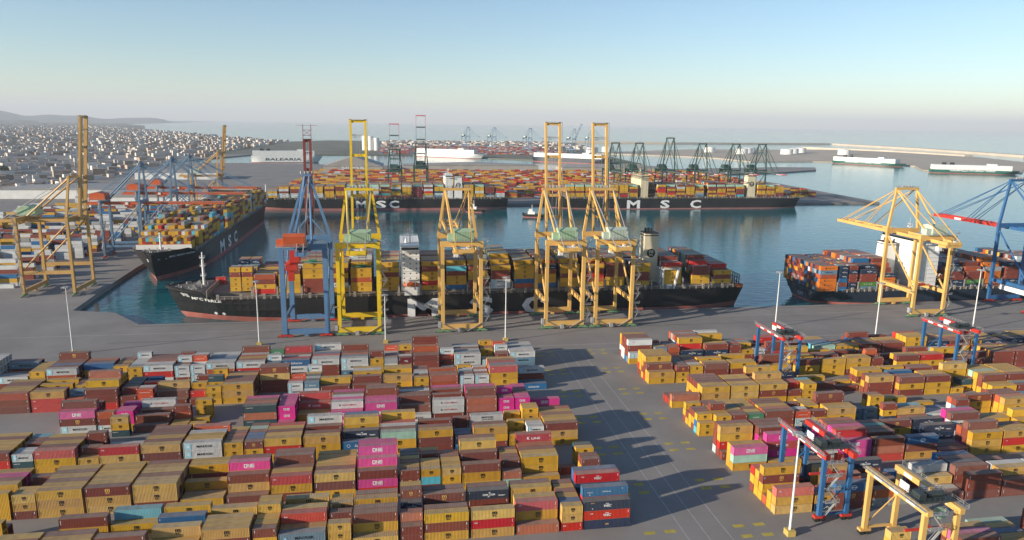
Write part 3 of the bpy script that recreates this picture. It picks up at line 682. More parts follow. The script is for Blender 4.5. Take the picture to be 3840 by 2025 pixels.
bays = [(-83.5,2,'rybo',4),(-69.4,2,'yyyyb',5),(-55.6,2,'bbbyy',6),(-41.8,2,'ywbyb',6),(-28,2,'yyoyy',[5,6,6,6,7]),(-11.6,2,'yyyby',6),
 (14,2,'yryyb',6),(28.9,2,'uyybc',[5,6,6,6,6]),(42.3,2,'bbyyb',[5,6,7,6]),(56.2,2,'wwbby',[5,6,6,7]),(71,2,'ouyyy',6),(85,2,'uyybn',[5,6,6]),(100,2,'yybyy',[5,6,7]),(116,2,'yorby',[5,6,6]),(129.5,2,'yybb',[5,6,6]),
 (146.4,2,'ybbyy',5),(167.5,2,'yyyyr',[5,5,6]),(187,2,'yybb',[4,5,5,6]),(201.8,2,'yby',[2,3,4])]
for x, s, near, inner in bays: deck_stacks([(x, s, near, inner)], (0, 444.6, 0), 0, 47, DZ, 17)
for x in (-97.5, -90.8): deck_stacks([(x, 1, 'yyyby', [5,5,4,4,3,4,4,4,4,5])], (0, 444.6, 0), 0, 47, DZ + 1, 14)
deck_stacks([(-112, 1, 'rr', 0)], (0, 455, 0), 0, 47, 13.2, 1)
lb = [x - PX for x in (-84.6, -70.3, -56.4, -42.6, -28.9, -12.6, .2, 13.2, 27.8, 41.7, 55.4, 69.5, 84, 98.8, 113.6, 129, 145, 159.5, 166.5, 180.6, 200.4, 215.3)]
lashing_bridges(root, lb, 47, 12.3, 19.0)
b = MB()
for i, (a, c2) in enumerate(zip(lb, lb[1:])):
    b.box(a + .8, -21.6, 12.2, c2 - .8, 21.6, DZ - .06)
b.box(28, -16, 12.2, lb[0] - .6, 16, DZ - .2)
b.build('hatch_cover', DECK, root)
hatch_side(root, 34, 354, 47, 12.3)
sup, zt = house(root, 140.2, 151.2, -21.5, 21.5, 12.3, 10, 2.95, wings=2.0, nwin=(3, 7))
radar_mast(root, 146, -8, zt, 10); lifeboat(root, 146, -23.6, 19)
b = MB(); b.box(142, -23.4, 12.3, 151, -21.6, 17.2); b.box(142.5, -23.3, 21.8, 150.5, -21.6, 22.0); b.rails([(142.5,-23.3,22),(150.5,-23.3,22)], 1.1, 2, .05)
b.build('boat_deck', SHIPWHITE, root)
funnel(root, 295.6, 305.6, -12, -2, 13, 46.5)
b = MB(); b.box(304, -22.5, 12.3, 312, 20, 15); b.beam((305.5, -21, 15), (305.5, -21, 25), .8, 4); b.beam((313, -22.5, 12.3), (316, -22.5, 26), 1.0, 1.6); b.box(304, -22.8, 25, 317, -14, 25.5); b.rails([(304,-22.8,25.5),(317,-22.8,25.5)], 1.1, 2, .06)
b.box(304.4, -20, 15, 311, 18, 24)
b.build('engine_casing', SHIPWHITE, root)
b = MB(); b.cyl((22, 0, 15.5), (22, 0, 32), .75, 12); b.cyl((22, 0, 32), (22, 0, 36.5), .4, 10)
for z in (22, 28, 33): b.box(20.6, -1.6, z, 23.2, 1.6, z + .25); b.rails([(20.6,-1.6,z + .25),(20.6,1.6,z + .25),(23.2,1.6,z + .25)], 1, 1.5, .04)
b.build('foremast', SHIPWHITE, root)
b = MB(); b.beam((28.5, -21.5, 14.8), (28.5, 21.5, 14.8), .4, 5.5)
for i in range(15): y = -20 + i*2.9; b.beam((28.7, y, 12.3), (31.0, y, 12.3), .25, .4); b.beam((31, y, 12.5), (28.7, y, 17), .25, .25)
b.build('breakwater_plate', LASH, root)
b = MB(); rg = random.Random(5)
for i in range(16):
    x = 7 + rg.random()*17; y = (rg.random() - .5)*1.3*(x + 2); b.cyl((x, y, 15.6), (x, y, 16.3 + rg.random()*.8), .35 + rg.random()*.5, 8)
for s in (-1, 1): b.cyl((18, s*6 - 1.6, 16.9), (18, s*6 + 1.6, 16.9), 1.1, 10); b.box(15.5, s*6 - 2, 15.6, 20.5, s*6 + 2, 16.2)
b.rails([(3.5,-2.5,17),(3.5,2.5,17)], 1, 1.2, .05)
b.build('mooring_winch', mat('winch_grey', (.22,.23,.22), rough=.6, var=.25, dirt=(.3,.25,.2), dirt_amt=.2), root)
b = MB()                                                             # open lashing frames and rails over the stern
for y in np.linspace(-21, 21, 15): b.box(358, y - .15, 12.3, 358.6, y + .15, 20.5)
for z in (15.5, 18, 20.5): b.box(358, -21, z - .2, 358.7, 21, z)
b.build('stern_frame', BLACKM, root)
b = MB(); b.rails([(354,-22.4,12.3),(361.5,-20.2,12.3),(361.5,20.2,12.3),(354,22.4,12.3)], 1.2, 2, .06); b.box(356.5, -21.8, 12.0, 361, -19, 14.2)
b.build('stern_rail', mat('rust_orange', (.42,.12,.04), rough=.7, dirt=(.1,.05,.03), dirt_amt=.4), root)
b = MB(); a0 = Vector((145, -23.9, 11)); a1 = Vector((164, -25.6, .5)); b.beam(a0, a1, 1.0, .3); b.rails([a0 + Vector((0,-.4,.1)), a1 + Vector((0,-.4,.1))], 1, 2, .05)
b.build('gangway', STEEL_M, root)

# ---- ship at the right, seen from its stern
RX = 279.0
root, hp = make_ship('container_ship', 'dark blue container ship at the right, stern towards the gap, carrying orange and navy boxes', 330, 47, 6.6, 11, HULL_NAVY, (RX + 330, 447, 0), PI, over=9, zb=-1.5)
root['label'] = 'dark blue container ship behind the pale orange crane, stern towards the gap'
bays = [(278.2,2,'JJJosJ',6),(292.4,1,'ubunnn',6),(299.6,1,'nnbbnb',6),(308,2,'sEbbn',[6,6,6,7]),(322,2,'bJJn',[4,5,6,7]),(374.8,2,'nnbb',[5,6,6]),(389.2,2,'nEbb',[5,6,6]),(403.5,2,'bJJJg',[6,6,7]),(419.5,2,'nnbbb',6),(434,2,'bsnJJ',[6,6,7]),(448.5,2,'nnbbo',6),(463,2,'bbnn',6)]
RG2 = random.Random(9)
for x, s, near, inner in bays:
    L_ = LEN[s]
    for r in range(18):
        hh = len(near) if r == 0 else (inner if isinstance(inner, int) else inner[min(r - 1, len(inner) - 1)])
        st = near if r == 0 else ''.join(RG2.choice('bbbbonnnuwgJJssToby') for _ in range(hh))
        for t, code in enumerate(st):
            if 0 < r < 17 and t < hh - 3 and x > 279: continue
            crowd_container(code, s, x, 424.6 + r*2.5, 7.3 + t*2.86, 1, h=2.84)
lashing_bridges(root, [RX + 330 - x for x in (291.5, 307, 321, 336.5, 373.6, 388, 402.5, 417, 432.5, 447)], 47, 6.6, 13.5)
hatch_side(root, 150, 314, 47, 6.6)
sup, zt = house(root, RX + 330 - 366, RX + 330 - 351, -19, 21.5, 6.6, 12, 2.85, wings=1.5, nwin=(3, 7))
radar_mast(root, RX + 330 - 358, 0, zt, 10); lifeboat(root, RX + 330 - 371, 22.5, 15)
funnel(root, RX + 330 - 348, RX + 330 - 340, -9, 3, 6.6, 36, ring=False, m=SHIPWHITE)
b = MB(); b.rails([(322, 23, 6.6), (329, 20.5, 6.6), (329, -20.5, 6.6)], 1.1, 2.4, .06)
for y in np.linspace(-20, 20, 17): b.beam((329.4, y, 6.6), (329.4, y, 25), .15, .15)
b.build('stern_frame', LASH, root)
for y0 in (-15, -5.5, 5.5, 14):                                       # mooring openings in the transom
    b = MB(); b.box(329.8, y0 - 2.2, 2.6, 330.12, y0 + 2.2, 4.8); b.build('mooring_opening', BLACKM, root)
mb = MB(); put_text(mb, 'VALLETTA', 0, .2, .9, 0, width=6.5, at=lambda u, v: (330.14, u, v)); put_text(mb, 'AL RAIN', 0, 1.7, 1.1, 0, width=7, at=lambda u, v: (330.14, u, v))
mb.build('ship_name', WHITE_L, root)

# ---- ship along the left quay, bow towards the camera
root, hp = make_ship('container_ship', 'black container ship moored along the left quay with its bow towards the camera', 362, 47, 15.5, 19.5, HULL_BLACK, (-176.5, 539, 0), PI/2, over=10, xfore=.085)
us2, half2, tops2 = hp
def flare2(u, v):
    tp = 15.5 + 4*(1 - sm(.064, .098, u/362)); return (u, -float(half2(u/362, v, tp)) - .12, v)
mb = MB(); put_text(mb, 'MSC MARIA ELENA', 22.5, 14.6, 1.5, 0, width=21, bold=.03, at=flare2)
for i in range(3): mb.add([flare2(5.2 + i*.5, 13.6 - i*.8), flare2(11 + i*.4, 13.2 - i*.8), flare2(11 + i*.4, 13.6 - i*.8), flare2(5.2 + i*.5, 14.0 - i*.8)], [(0,1,2,3)])
for i in range(3): p = [flare2(5.2 + i*.5, 13.6 - i*.8), flare2(8 + i*.4, 13.4 - i*.8), flare2(8 + i*.4, 13.8 - i*.8), flare2(5.2 + i*.5, 14.0 - i*.8)]; mb.add([(x, -y, z) for x, y, z in p], [(3,2,1,0)])
mb.build('ship_name', WHITE_L, root)
mb = MB()
for s, x, w in (('M', 113, 16), ('S', 141, 12), ('C', 166, 13)): put_text(mb, s, x, 5.4, 11, -23.56, width=w, bold=.035)
mb.build('lettering', WHITE_L, root)
RG3 = random.Random(4); xx = 34; i = 0
while xx < 345:
    if 118 < xx < 132 or 250 < xx < 262: xx += 13.2; continue
    hh = 3 if xx < 46 else (4 if xx < 60 else (5 if xx < 80 else 6))
    rows = 15 if xx < 40 else (17 if xx < 60 else 18)
    for r in range(rows):
        y = -rows*1.25 + r*2.5; h = max(1, hh + RG3.choice((-1,0,0,0,1 if xx > 60 else 0)))
        for t in range(h):
            if t < h - 2 and 0 < r < rows - 1 and xx > 36: continue
            code = RG3.choice('yyyyyyyybbbbbrwgc' if t else 'yyybbsc')
            X, Y = -176.5 - y - 2.44, 539 + xx                          # long side along y: turned a quarter
            crowd_container(code, 2, -176.5 - y, 539 + xx, 16.8 + t*2.86, 1, PI/2, h=2.84)
    xx += 13.6; i += 1
b = MB(); b.box(30, -19, 15.2, 345, 19, 16.7); b.build('hatch_cover', DECK, root)
b = MB(); b.beam((31.5, -20, 18.0), (31.5, 20, 18.0), .4, 5.2); b.build('breakwater_plate', SHIPWHITE, root)
b = MB(); b.box(31.2, -20, 20.6, 31.9, 20, 20.9); b.build('breakwater_cap', LIFEBOAT, root)
b = MB(); b.cyl((24, 0, 18.2), (24, 0, 31), .7, 10); b.box(22.8, -1.5, 27, 25.2, 1.5, 27.3); b.box(22.9, -1.2, 30, 25, 1.2, 30.2); b.build('foremast', SHIPWHITE, root)
b = MB(); rg = random.Random(8)
for i in range(22):
    x = 9 + rg.random()*19; y = (rg.random() - .5)*1.4*(x + 2); b.cyl((x, y, 18.2), (x, y, 18.9 + rg.random()), .35 + rg.random()*.5, 8)
b.build('mooring_winch', MATS['winch_grey'], root)
b = MB(); b.cyl((121, -3, 24), (121, -3, 36), 1.1, 10); b.cyl((121, -3, 36), (121, -3, 37.5), 2.0, 14, 0, 2.2); b.cyl((121, -3, 37.5), (121, -3, 39.6), 2.2, 14, 0, .8); b.build('satellite_dome', SHIPWHITE, root, smooth=True)
hatch_side(root, 34, 350, 47, 15.5)
sup, zt = house(root, 256, 268, -21, 21, 15.5, 9, 2.9, m=CREAM, wings=1.5, nwin=(3, 8))

# ---- two big ships across the basin
def far_ship(label, x0, L, letters_, bays, bridge, fun, wcol, near_y=973.0):
    root, hp = make_ship('container_ship', label, L, 50, 12.2, 15.5, HULL_BLACK, (x0, near_y + 25, 0), 0, over=10, boot_m=BOOT_PINK, zb=.2 if x0 < 0 else -1.6)
    hull_letters(root, [(s, x - x0, w) for s, x, w in letters_], -25.06, 5.3 if x0 < 0 else 3.9, 10.2 if x0 < 0 else 12)
    for x, near, inner in bays: deck_stacks([(x, 2, near, inner)], (0, near_y + 25, 0), 0, 50, 14.6, 19)
    lashing_bridges(root, [b[0] - x0 - .9 for b in bays], 50, 12.2, 19)
    hatch_side(root, 30, L - 8, 50, 12.2)
    sup, zt = house(root, bridge[0] - x0, bridge[1] - x0, -22, 22, 12.2, 11, 2.9, m=wcol, wings=2.5, nwin=(2, 4))
    radar_mast(root, (bridge[0] + bridge[1])/2 - x0, 0, zt, 9, wcol)
    funnel(root, fun[0] - x0, fun[1] - x0, -22, -9, 12.2, fun[2], m=wcol)
    b = MB(); b.rails([(2, -2, 15.5), (2, 2, 15.5)], 1, 2); b.cyl((16, 0, 14), (16, 0, 30), .6, 8); b.build('foremast', wcol, root)
    return root
far_ship('black container ship across the basin with pinkish waterline, moored left of the gap', -190, 343,
 [('M',-47.3,14),('S',-21.3,14),('C',-3.8,13.5)],
 [(-168,'ywyg',4),(-153.5,'wwbw',5),(-139,'wwbb',5),(-124,'yyby',5),(-109.5,'wwyy',5),(-95,'yyyb',5),(-80.5,'byybby',6),(-66,'gwwww',6),(-50,'bywyb',6),(-36,'rwwyw',6),(-21.5,'btbyb',6),(-7,'byydwy',6),(7.5,'byyyyw',6),(22,'TTTTT',6),(36.5,'gyrwbw',6),(51,'swdyy',6),(92,'yyyyyy',6),(106.5,'yywyy',6),(121,'gnbbb',5),(135.5,'wwrb',5)], (66,76), (78,89,43), SHIPWHITE)
far_ship('black container ship with pale superstructure across the basin, moored right of the gap', 205, 388,
 [('M',334.2,19.4),('S',381.6,14.3),('C',428.2,16.7)],
 [(235,'yyby',[6,6,5]),(249,'yybyy',6),(263.5,'yyoyy',6),(278,'bbbyb',6),(299,'yybyyy',6),(313.5,'rbyyyy',6),(328,'yybby',6),(370,'yyrrby',6),(384.5,'yrbyb',6),(399,'bybywb',6),(413.5,'byyyyb',6),(428,'sgyb',6),(447,'ybybb',7),(461.5,'yryyb',7),(476,'bybyb',6),(490.5,'cbbby',6),(524,'byybyy',6),(538.5,'byyby',6),(553,'bbyy',5)], (345,356), (508,521,45), CREAM)
# ---------------------------------------------------------------- cranes
def crane_paint(n, c): return mat(n, c, rough=.45, var=.12, scale=.12, dirt=(.20,.10,.05), dirt_amt=.12, streak=.3)
YEL = crane_paint('crane_yellow', (.74,.50,.015)); CRM = crane_paint('crane_cream', (.66,.40,.12)); OCH = crane_paint('crane_ochre', (.52,.31,.10)); BLU = crane_paint('crane_blue', (.085,.20,.36)); BLU2 = crane_paint('crane_steel_blue', (.10,.20,.31))
RBLU = crane_paint('gantry_blue', (.012,.11,.27)); REDC = crane_paint('crane_red', (.50,.03,.02)); ORG = crane_paint('crane_orange', (.56,.10,.025)); BRICK = crane_paint('boom_red', (.20,.035,.03)); GRN = crane_paint('crane_green', (.025,.085,.075))
BOG = crane_paint('bogie_green', (.14,.30,.15)); HOU = crane_paint('house_green', (.36,.52,.33)); HOU2 = crane_paint('house_pale', (.46,.55,.45)); WALK = mat('walkway_grey', (.36,.36,.35), rough=.6, metal=.2); DARKM = mat('machine_dark', (.04,.05,.05), rough=.5); TYRE = mat('tyre', (.02,.02,.02), rough=.9)
SPG = mat('spreader_green', (.02,.22,.12), rough=.5); WHITEP = mat('white_panel', (.72,.73,.72), rough=.5)
G = 30.5
def bogie(root, x, y, m, wheels=4, w=9.0):
    b = MB()
    b.box(x - .9, y - .55, 1.5, x + .9, y + .55, 2.2); b.beam((x - w*.28, y, 1.15), (x + w*.28, y, 1.15), .9, .8)
    for s in (-1, 1): b.beam((x + s*w*.28 - w*.17, y, .75), (x + s*w*.28 + w*.17, y, .75), .8, .7); b.cyl((x + s*w*.28 - .3, y, 1.3), (x + s*w*.28 + .3, y, 1.3), .55, 8)
    o = b.build('bogie', m, root)
    for i in range(8):
        if i % 2: continue
        q = MB(); xx = x - w*.45 + (w*.9)*i/6; q.cyl((xx, y - .25, .42), (xx, y + .25, .42), .42, 10); q.build('wheel', DARKM, o)
def zigzag(b, x, y0, z0, z1, step=5.5, w=3.2, m=0):
    z = z0; s = 1
    while z < z1 - 1:
        a = Vector((x, y0, z)); c = Vector((x + w, y0, z + step)) if s > 0 else Vector((x, y0, z + step)); a = Vector((x, y0, z)) if s > 0 else Vector((x + w, y0, z))
        b.beam(a, c, .7, .15, m); b.beam(a + Vector((0,-.35,1)), c + Vector((0,-.35,1)), .08, .08, m); b.beam(a + Vector((0,.35,1)), c + Vector((0,.35,1)), .08, .08, m)
        b.box(x - .6, y0 - .7, z + step - .1, x + w + .6, y0 + .7, z + step, m); b.rails([(x - .6, y0 - .7, z + step), (x + w + .6, y0 - .7, z + step), (x + w + .6, y0 + .7, z + step)], 1, 2, .045, m)
        z += step; s = -s
def sts(name, label, P, house_m, loc, rot=0, raised=True, ang=82.5, hw=10.6, apex_z=76.5, apex_w=7.2, bog=BOG, boom_m=None, gird_m=None, ties=True, boom_l=68, lattice=False, group='ship-to-shore cranes along the quay', trolley_y=-6, spread=('r', 16, 28), tip_bands=False, hsx=0, stairs=True, girder_w=4.2, zb=47.5, legw=1.9, house_y=(-1, 9), far=False):
    """ship-to-shore crane: land rail at y = 0, sea rail at y = G, boom out over +y"""
    t = thing(name, label, 'crane', loc, rot, group)
    boom_m = boom_m or P; gird_m = gird_m or P
    for y in (0, G):
        for s in (-1, 1):
            b = MB(); b.beam((s*hw, y, 2.0), (s*hw, y, zb + 1), legw, legw*.85, 0); b.build('leg', P, t)
            bogie(t, s*(hw - .4), y, bog)
        b = MB(); b.box(-hw + legw*.46, y - .8, 2.0, hw - legw*.46, y + .8, 4.6)
        b.box(-1, y - .6, .6, 1, y + .6, 2.0); b.build('sill_beam', P, t)
        b = MB(); b.box(-hw - 1.2, y - .95, zb + 1.0, hw + 1.2, y + .95, zb + 4.0); b.build('portal_beam', P, t)
    for s in (-1, 1):
        b = MB()
        if ties:
            b.box(s*hw - .7, .8, 14.6, s*hw + .7, G - .8, 16.9); b.rails([(s*hw - .6, 1, 16.9), (s*hw - .6, G - 1, 16.9)], 1, 3, .05)
            b.build('tie_beam', P, t); b = MB()
            b.cyl((s*hw, G - 1, zb - 1), (s*hw, 1.2, 17.5), .55, 10)
        else:
            b.box(s*hw - .6, .8, 9, s*hw + .6, G - .8, 10.8); b.build('tie_beam', P, t); b = MB()
            b.cyl((s*(hw + .2), G - 1, zb), (s*(hw + .2), 1.2, 11.5), .45, 8)
        b.build('brace', P, t)
        b = MB(); b.beam((s*(hw + .2), G, zb + 4), (s*apex_w, G + .6, apex_z), 1.5, 1.5, 0, 1.2, 1.2); b.build('a_frame_leg', P, t)
        b = MB(); b.cyl((s*apex_w*.96, G + .2, apex_z - .6), (s*max(4.6, girder_w), 2.5, zb + 4), .6, 10); b.build('back_strut', P, t)
    b = MB(); b.box(-apex_w - .9, G - .2, apex_z - .2, apex_w + .9, G + 1.4, apex_z + 1.3); b.build('apex_beam', P, t)
    b = MB(); b.rails([(-apex_w, G - .4, apex_z + 1.3), (apex_w, G - .4, apex_z + 1.3), (apex_w, G + 1.6, apex_z + 1.3), (-apex_w, G + 1.6, apex_z + 1.3)], 1.1, 1.8, .07, closed=True)
    for i in range(4): b.cyl((-3 + i*2, G + .6, apex_z + 1.3), (-3 + i*2, G + .6, apex_z + 2.6), .6, 8)
    b.build('apex_platform', WALK, t)
    zg = zb + 1.0
    for s in (-1, 1):
        b = MB(); b.box(s*girder_w - .65, -14.5, zg - 1.1, s*girder_w + .65, -.96, zg + .9); b.box(s*girder_w - .65, .96, zg - 1.1, s*girder_w + .65, G - .96, zg + .9); b.box(s*girder_w - .65, G + .96, zg - 1.1, s*girder_w + .65, G + 3, zg + .9)
        b.build('girder', gird_m, t)
    b = MB(); b.box(-girder_w + .65, -14.4, zg - 1.0, girder_w - .65, -13.2, zg + .8); b.build('girder_end', gird_m, t)
    th = math.radians(ang if raised else 0); c, sn = math.cos(th), math.sin(th); H0 = Vector((0, G + 3.3, zg))
    D = Vector((0, c, sn)); U = Vector((0, -sn, c))
    for s in (-1, 1):
        b = MB(); o = Vector((s*girder_w, 0, 0))
        if lattice:
            for u in (-.9, .9): b.beam(H0 + o + U*u, H0 + o + U*u + D*boom_l, .35, .35)
            n = int(boom_l/3.4)
            for i in range(n): b.beam(H0 + o + U*(.9 if i % 2 else -.9) + D*(boom_l*i/n), H0 + o + U*(-.9 if i % 2 else .9) + D*(boom_l*(i+1)/n), .25, .25)
        else:
            p, q = H0 + o, H0 + o + D*boom_l
            b.beam(p, q, 1.25, 2.0)
        b.build('boom_girder', boom_m, t)
    b = MB()
    for k in (.02, .17, .36, .7, .985):
        p = H0 + D*(boom_l*k); b.beam(p + Vector((-girder_w + .6, 0, 0)), p + Vector((girder_w - .6, 0, 0)), 1.2 if raised else 1.6, 1.6 if raised else 1.2)
    b.build('boom_cross_beam', boom_m, t)
    if tip_bands:
        b = MB()
        for i in range(10):
            for s in (-1, 1): p = H0 + Vector((s*girder_w, 0, 0)) + D*(boom_l + i*1.5); b.beam(p, p + D*1.5, .8, .9, i % 2)
        b.beam(H0 + D*(boom_l + 15) - Vector((girder_w + .5,0,0)), H0 + D*(boom_l + 15) + Vector((girder_w + .5,0,0)), 1.5, 1.2, 0)
        b.build('boom_tip', [mat('tip_red', (.50,.03,.03), rough=.5), WHITEP], t)
    b = MB(); e = H0 + D*boom_l                                       # tip platform and walkway along one girder
    b.beam(e - Vector((girder_w + .9,0,0)) + U*1.1, e + Vector((girder_w + .9,0,0)) + U*1.1, 1.8, .15)
    n = int(boom_l/3)
    for i in range(n + 1):
        p = H0 + Vector((girder_w + 1.3, 0, 0)) + D*(boom_l*i/n) + U*.6; b.beam(p, p + U*1.1, .09, .09)
    for k in (.6, 1.15, 1.7): p = H0 + Vector((girder_w + 1.3, 0, 0)) + U*k; b.beam(p, p + D*boom_l, .09, .09)
    if not far:
        for i in range(7): p = H0 + D*(boom_l*(.86 + .002*i)) + Vector((-2.4 + .8*i, 0, 0)); b.beam(p, p - D*1.2, .3, .3)
        b.beam(H0 + D*(boom_l*.87) - Vector((girder_w - .7,0,0)), H0 + D*(boom_l*.87) + Vector((girder_w - .7,0,0)), .35, .5)
    b.build('boom_walkway', WALK, t)
    b = MB()
    if raised:
        for s in (-1, 1):
            for k in (.12, .16): b.beam((s*1.4, G + 1, apex_z), H0 + D*(boom_l*k) + Vector((s*1.4,0,0)), .22, .22)
        for s in (-.8, .8): b.beam((s, G - 1, zb + 5), H0 + D*(boom_l*.86) + Vector((s,0,0)), .1, .1)
    else:
        for s in (-1, 1):
            for k, d in ((.47, .35), (.52, .35), (.88, .35), (.93, .35)): b.beam((s*apex_w*.9, G + .9, apex_z + .4), H0 + D*(boom_l*k) + Vector((s*girder_w, 0, 1)), d, d)
    for s in (-1, 1): b.beam((s*apex_w*.9, G - .1, apex_z), (s*girder_w, -13.5, zg + 1), .4, .4)
    b.build('stay', P if not raised else WALK, t)
    hx0, hx1 = -4.2 + hsx, 6.6 + hsx
    b = MB(); y0, y1 = house_y; zz = zb + 4.2
    b.prism([(hx0, y0), (hx1, y0), (hx1, y1), (hx0, y1)], zz, zz + 5.0)
    b.add([(hx0 - .15, y0 - .15, zz + 5), (hx1 + .15, y0 - .15, zz + 5), (hx1 + .15, y1 + .15, zz + 5), (hx0 - .15, y1 + .15, zz + 5), (hx0 - .15, (y0 + y1)/2, zz + 6.3), (hx1 + .15, (y0 + y1)/2, zz + 6.3)], [(0,1,5,4),(2,3,4,5),(1,2,5),(3,0,4)])
    for i in range(12): x = hx0 + .5 + i*(hx1 - hx0 - 1)/11; b.box(x - .08, y0 - .1, zz + .1, x + .08, y0 - .002, zz + 4.9)
    h = b.build('machinery_house', house_m, t)
    b = MB(); b.box(hx0 - 3.4, y0 + 1, zz, hx0 - .02, y0 + 5, zz + 3.6); b.build('switch_room', house_m, h)
    b = MB(); b.rails([(hx0 - 3.6, y0 - .5, zz), (hx1 + 1, y0 - .5, zz), (hx1 + 1, y1 + 1, zz)], 1.1, 2, .06); b.box(hx0 - 3.6, y0 - .9, zz - .25, hx1 + 1.2, y1 + 1, zz - .05); b.build('house_walkway', WALK, t)
    b = MB(); ty = trolley_y                                          # trolley with cab, ropes and spreader
    b.box(-girder_w - 1.2, ty - 3, zg - 2.6, girder_w + 1.2, ty + 3, zg - 1.3)
    for i in range(5): b.cyl((-3 + i*1.5, ty - 1, zg - .9), (-3 + i*1.5, ty + 1, zg - .9), .65, 8)
    b.rails([(-girder_w - 1.2, ty - 3, zg - 1.3), (girder_w + 1.2, ty - 3, zg - 1.3), (girder_w + 1.2, ty + 3, zg - 1.3)], 1, 1.6, .05)
    tr = b.build('trolley', P if boom_m is P else boom_m, t)
    b = MB(); b.box(-2.6, ty - 2.6, zg - 1.2, 1.0, ty - .6, zg + .4); b.box(1.6, ty - 2.4, zg - 1.2, 4.2, ty - .2, zg + .9); b.build('hoist_machinery', WHITEP if not far else P, tr)
    b = MB(); b.box(-4.6, ty + 3.2, zg - 5.4, -2.2, ty + 5.6, zg - 2.9); b.rails([(-5.6, ty + 2.6, zg - 5.5), (-1.6, ty + 2.6, zg - 5.5)], 1, 1.2, .05)
    b.build('cab', WHITEP, tr)
    if spread:
        col, sy, sz = spread; b = MB()
        b.box(-.7, sy - .9, sz, .7, sy + .9, sz + .7); b.beam((-6, sy, sz + .3), (6, sy, sz + .3), .5, .6)
        for s in (-1, 1): b.beam((s*6, sy - 1.2, sz + .3), (s*6, sy + 1.2, sz + .3), .5, .5)
        b.box(-2.2, sy - 1, sz + .9, 2.2, sy + 1, sz + 1.5)
        b.build('spreader', {'r': REDC, 'g': SPG, 'o': ORG}[col], t)
        b = MB()
        for sx in (-2, 2):
            for q in (-.8, .8): b.beam((sx, sy + q, sz + 1.4), (sx, sy + q, zg - 1.3), .07, .07)
        b.build('hoist_rope', DARKM, t)
    if stairs:
        b = MB(); zigzag(b, hw + 1.2, 0, 3, zb + 2); b.build('stair', WALK, t)
        b = MB(); b.box(-hw - 3.0, -1.2, 16.2, -hw - .98, 1.2, 16.4); b.rails([(-hw - 3, -1.2, 16.4), (-hw - 3, 1.2, 16.4)], 1.1, 1.2, .05); b.box(-hw - 2.6, -1.0, 3.0, -hw - 1.0, 1.0, 6.2); b.rails([(-4, -1.5, 1.0), (4, -1.5, 1.0)], 1, 2, .06); b.box(-2.4, -2.0, .6, -.4, -.9, 2.8)
        for s in (-1, 1): b.beam((s*3, -1.4, .8), (s*hw, -1.2, 5.2), .5, .12)
        b.build('access_platform', WALK, t)
    return t
LY = 382.5
sts('gantry_crane', 'bright lemon yellow crane with raised boom and green machinery house', YEL, HOU, (-21.3, LY, 0), spread=('g', 45, 29), hsx=.5)
sts('gantry_crane', 'golden yellow crane with lowered boom, left of the two standing side by side', CRM, HOU, (34.7, LY, 0), raised=False, spread=('r', 46, 26))
sts('gantry_crane', 'golden yellow crane with raised boom, left one of the pair side by side', CRM, HOU, (93.2, LY, 0), spread=('r', 44, 30))
sts('gantry_crane', 'golden yellow crane with raised boom and whitish machinery house, right one of the pair', CRM, HOU2, (122.3, LY, 0), spread=('r', 44, 29))
sts('gantry_crane', 'pale orange crane with lowered boom in front of the dark blue ship', CRM, HOU2, (326.0, LY, 0), raised=False, boom_l=60, spread=('r', 8, 18), trolley_y=-11)
# blue crane with the brick red boom
t = sts('gantry_crane', 'light blue crane with raised dark red boom and orange machinery house', BLU, ORG, (-49.6, LY, 0), raised=True, ang=84, apex_z=84.5, apex_w=1.4, bog=REDC, boom_m=BRICK, ties=False, boom_l=57, girder_w=1.7, zb=47, legw=2.6, hw=11.2, house_y=(-9, -1), hsx=-4.5, spread=('g', 42, 33), trolley_y=12, stairs=False)
b = MB(); b.beam((0, G + 1, 84), (-3, -5, 58), 1.0, 1.0); b.beam((-9, G + .5, 51), (0, G + .5, 62), .8, .8); b.beam((9, G + .5, 51), (0, G + .5, 62), .8, .8); b.build('mast_brace', BLU, t)
b = MB(); zt = 48 + 57*math.sin(math.radians(84))
for s in (-1, 1): b.beam((s*2.2, G + 9.3, zt), (s*2.2, G + 10, zt + 8), .3, .3)
for k in (2, 5): b.beam((-2.2, G + 9.5, zt + k), (2.2, G + 9.5, zt + k), .25, .25)
b.beam((-2.2, G + 9.5, zt + 2), (2.2, G + 9.6, zt + 5), .2, .2); b.beam((2.2, G + 9.5, zt + 2), (-2.2, G + 9.6, zt + 5), .2, .2); b.beam((-6, G + 10, zt + 7.6), (6, G + 10, zt + 7.6), .15, .15)
b.build('boom_tip_frame', BRICK, t)
b = MB(); b.box(-8, 6, 40, -3, 14, 46); b.beam((-9, 6, 38), (-2, 22, 46), 2.2, 2.6); b.box(-10, 4, 36, -4, 9, 39); b.rails([(-10, 4, 39), (-4, 4, 39), (-4, 9, 39)], 1.2, 1.5, .08); b.box(-9, 5, 30, -6, 8, 36); b.build('trolley_frame', REDC, t)
# far right: strong blue crane, mostly outside the picture
t = sts('gantry_crane', 'strong blue crane at the right border with lowered red boom', RBLU, REDC, (409, LY, 0), raised=False, bog=REDC, boom_m=REDC, ties=True, boom_l=66, girder_w=3.2, spread=None, apex_z=82, trolley_y=8, stairs=False, zb=50, hw=11.5)
b = MB(); b.box(-12.2, 1, 11, -11, 22, 14); b.build('sign_panel', WHITEP, t)
b = MB(); H0 = Vector((-3.9, G + 3.3, 51.0)); b.box(-3.95, G + 42, 50.3, -3.88, G + 48, 51.8); b.build('boom_sign', WHITEP, t)
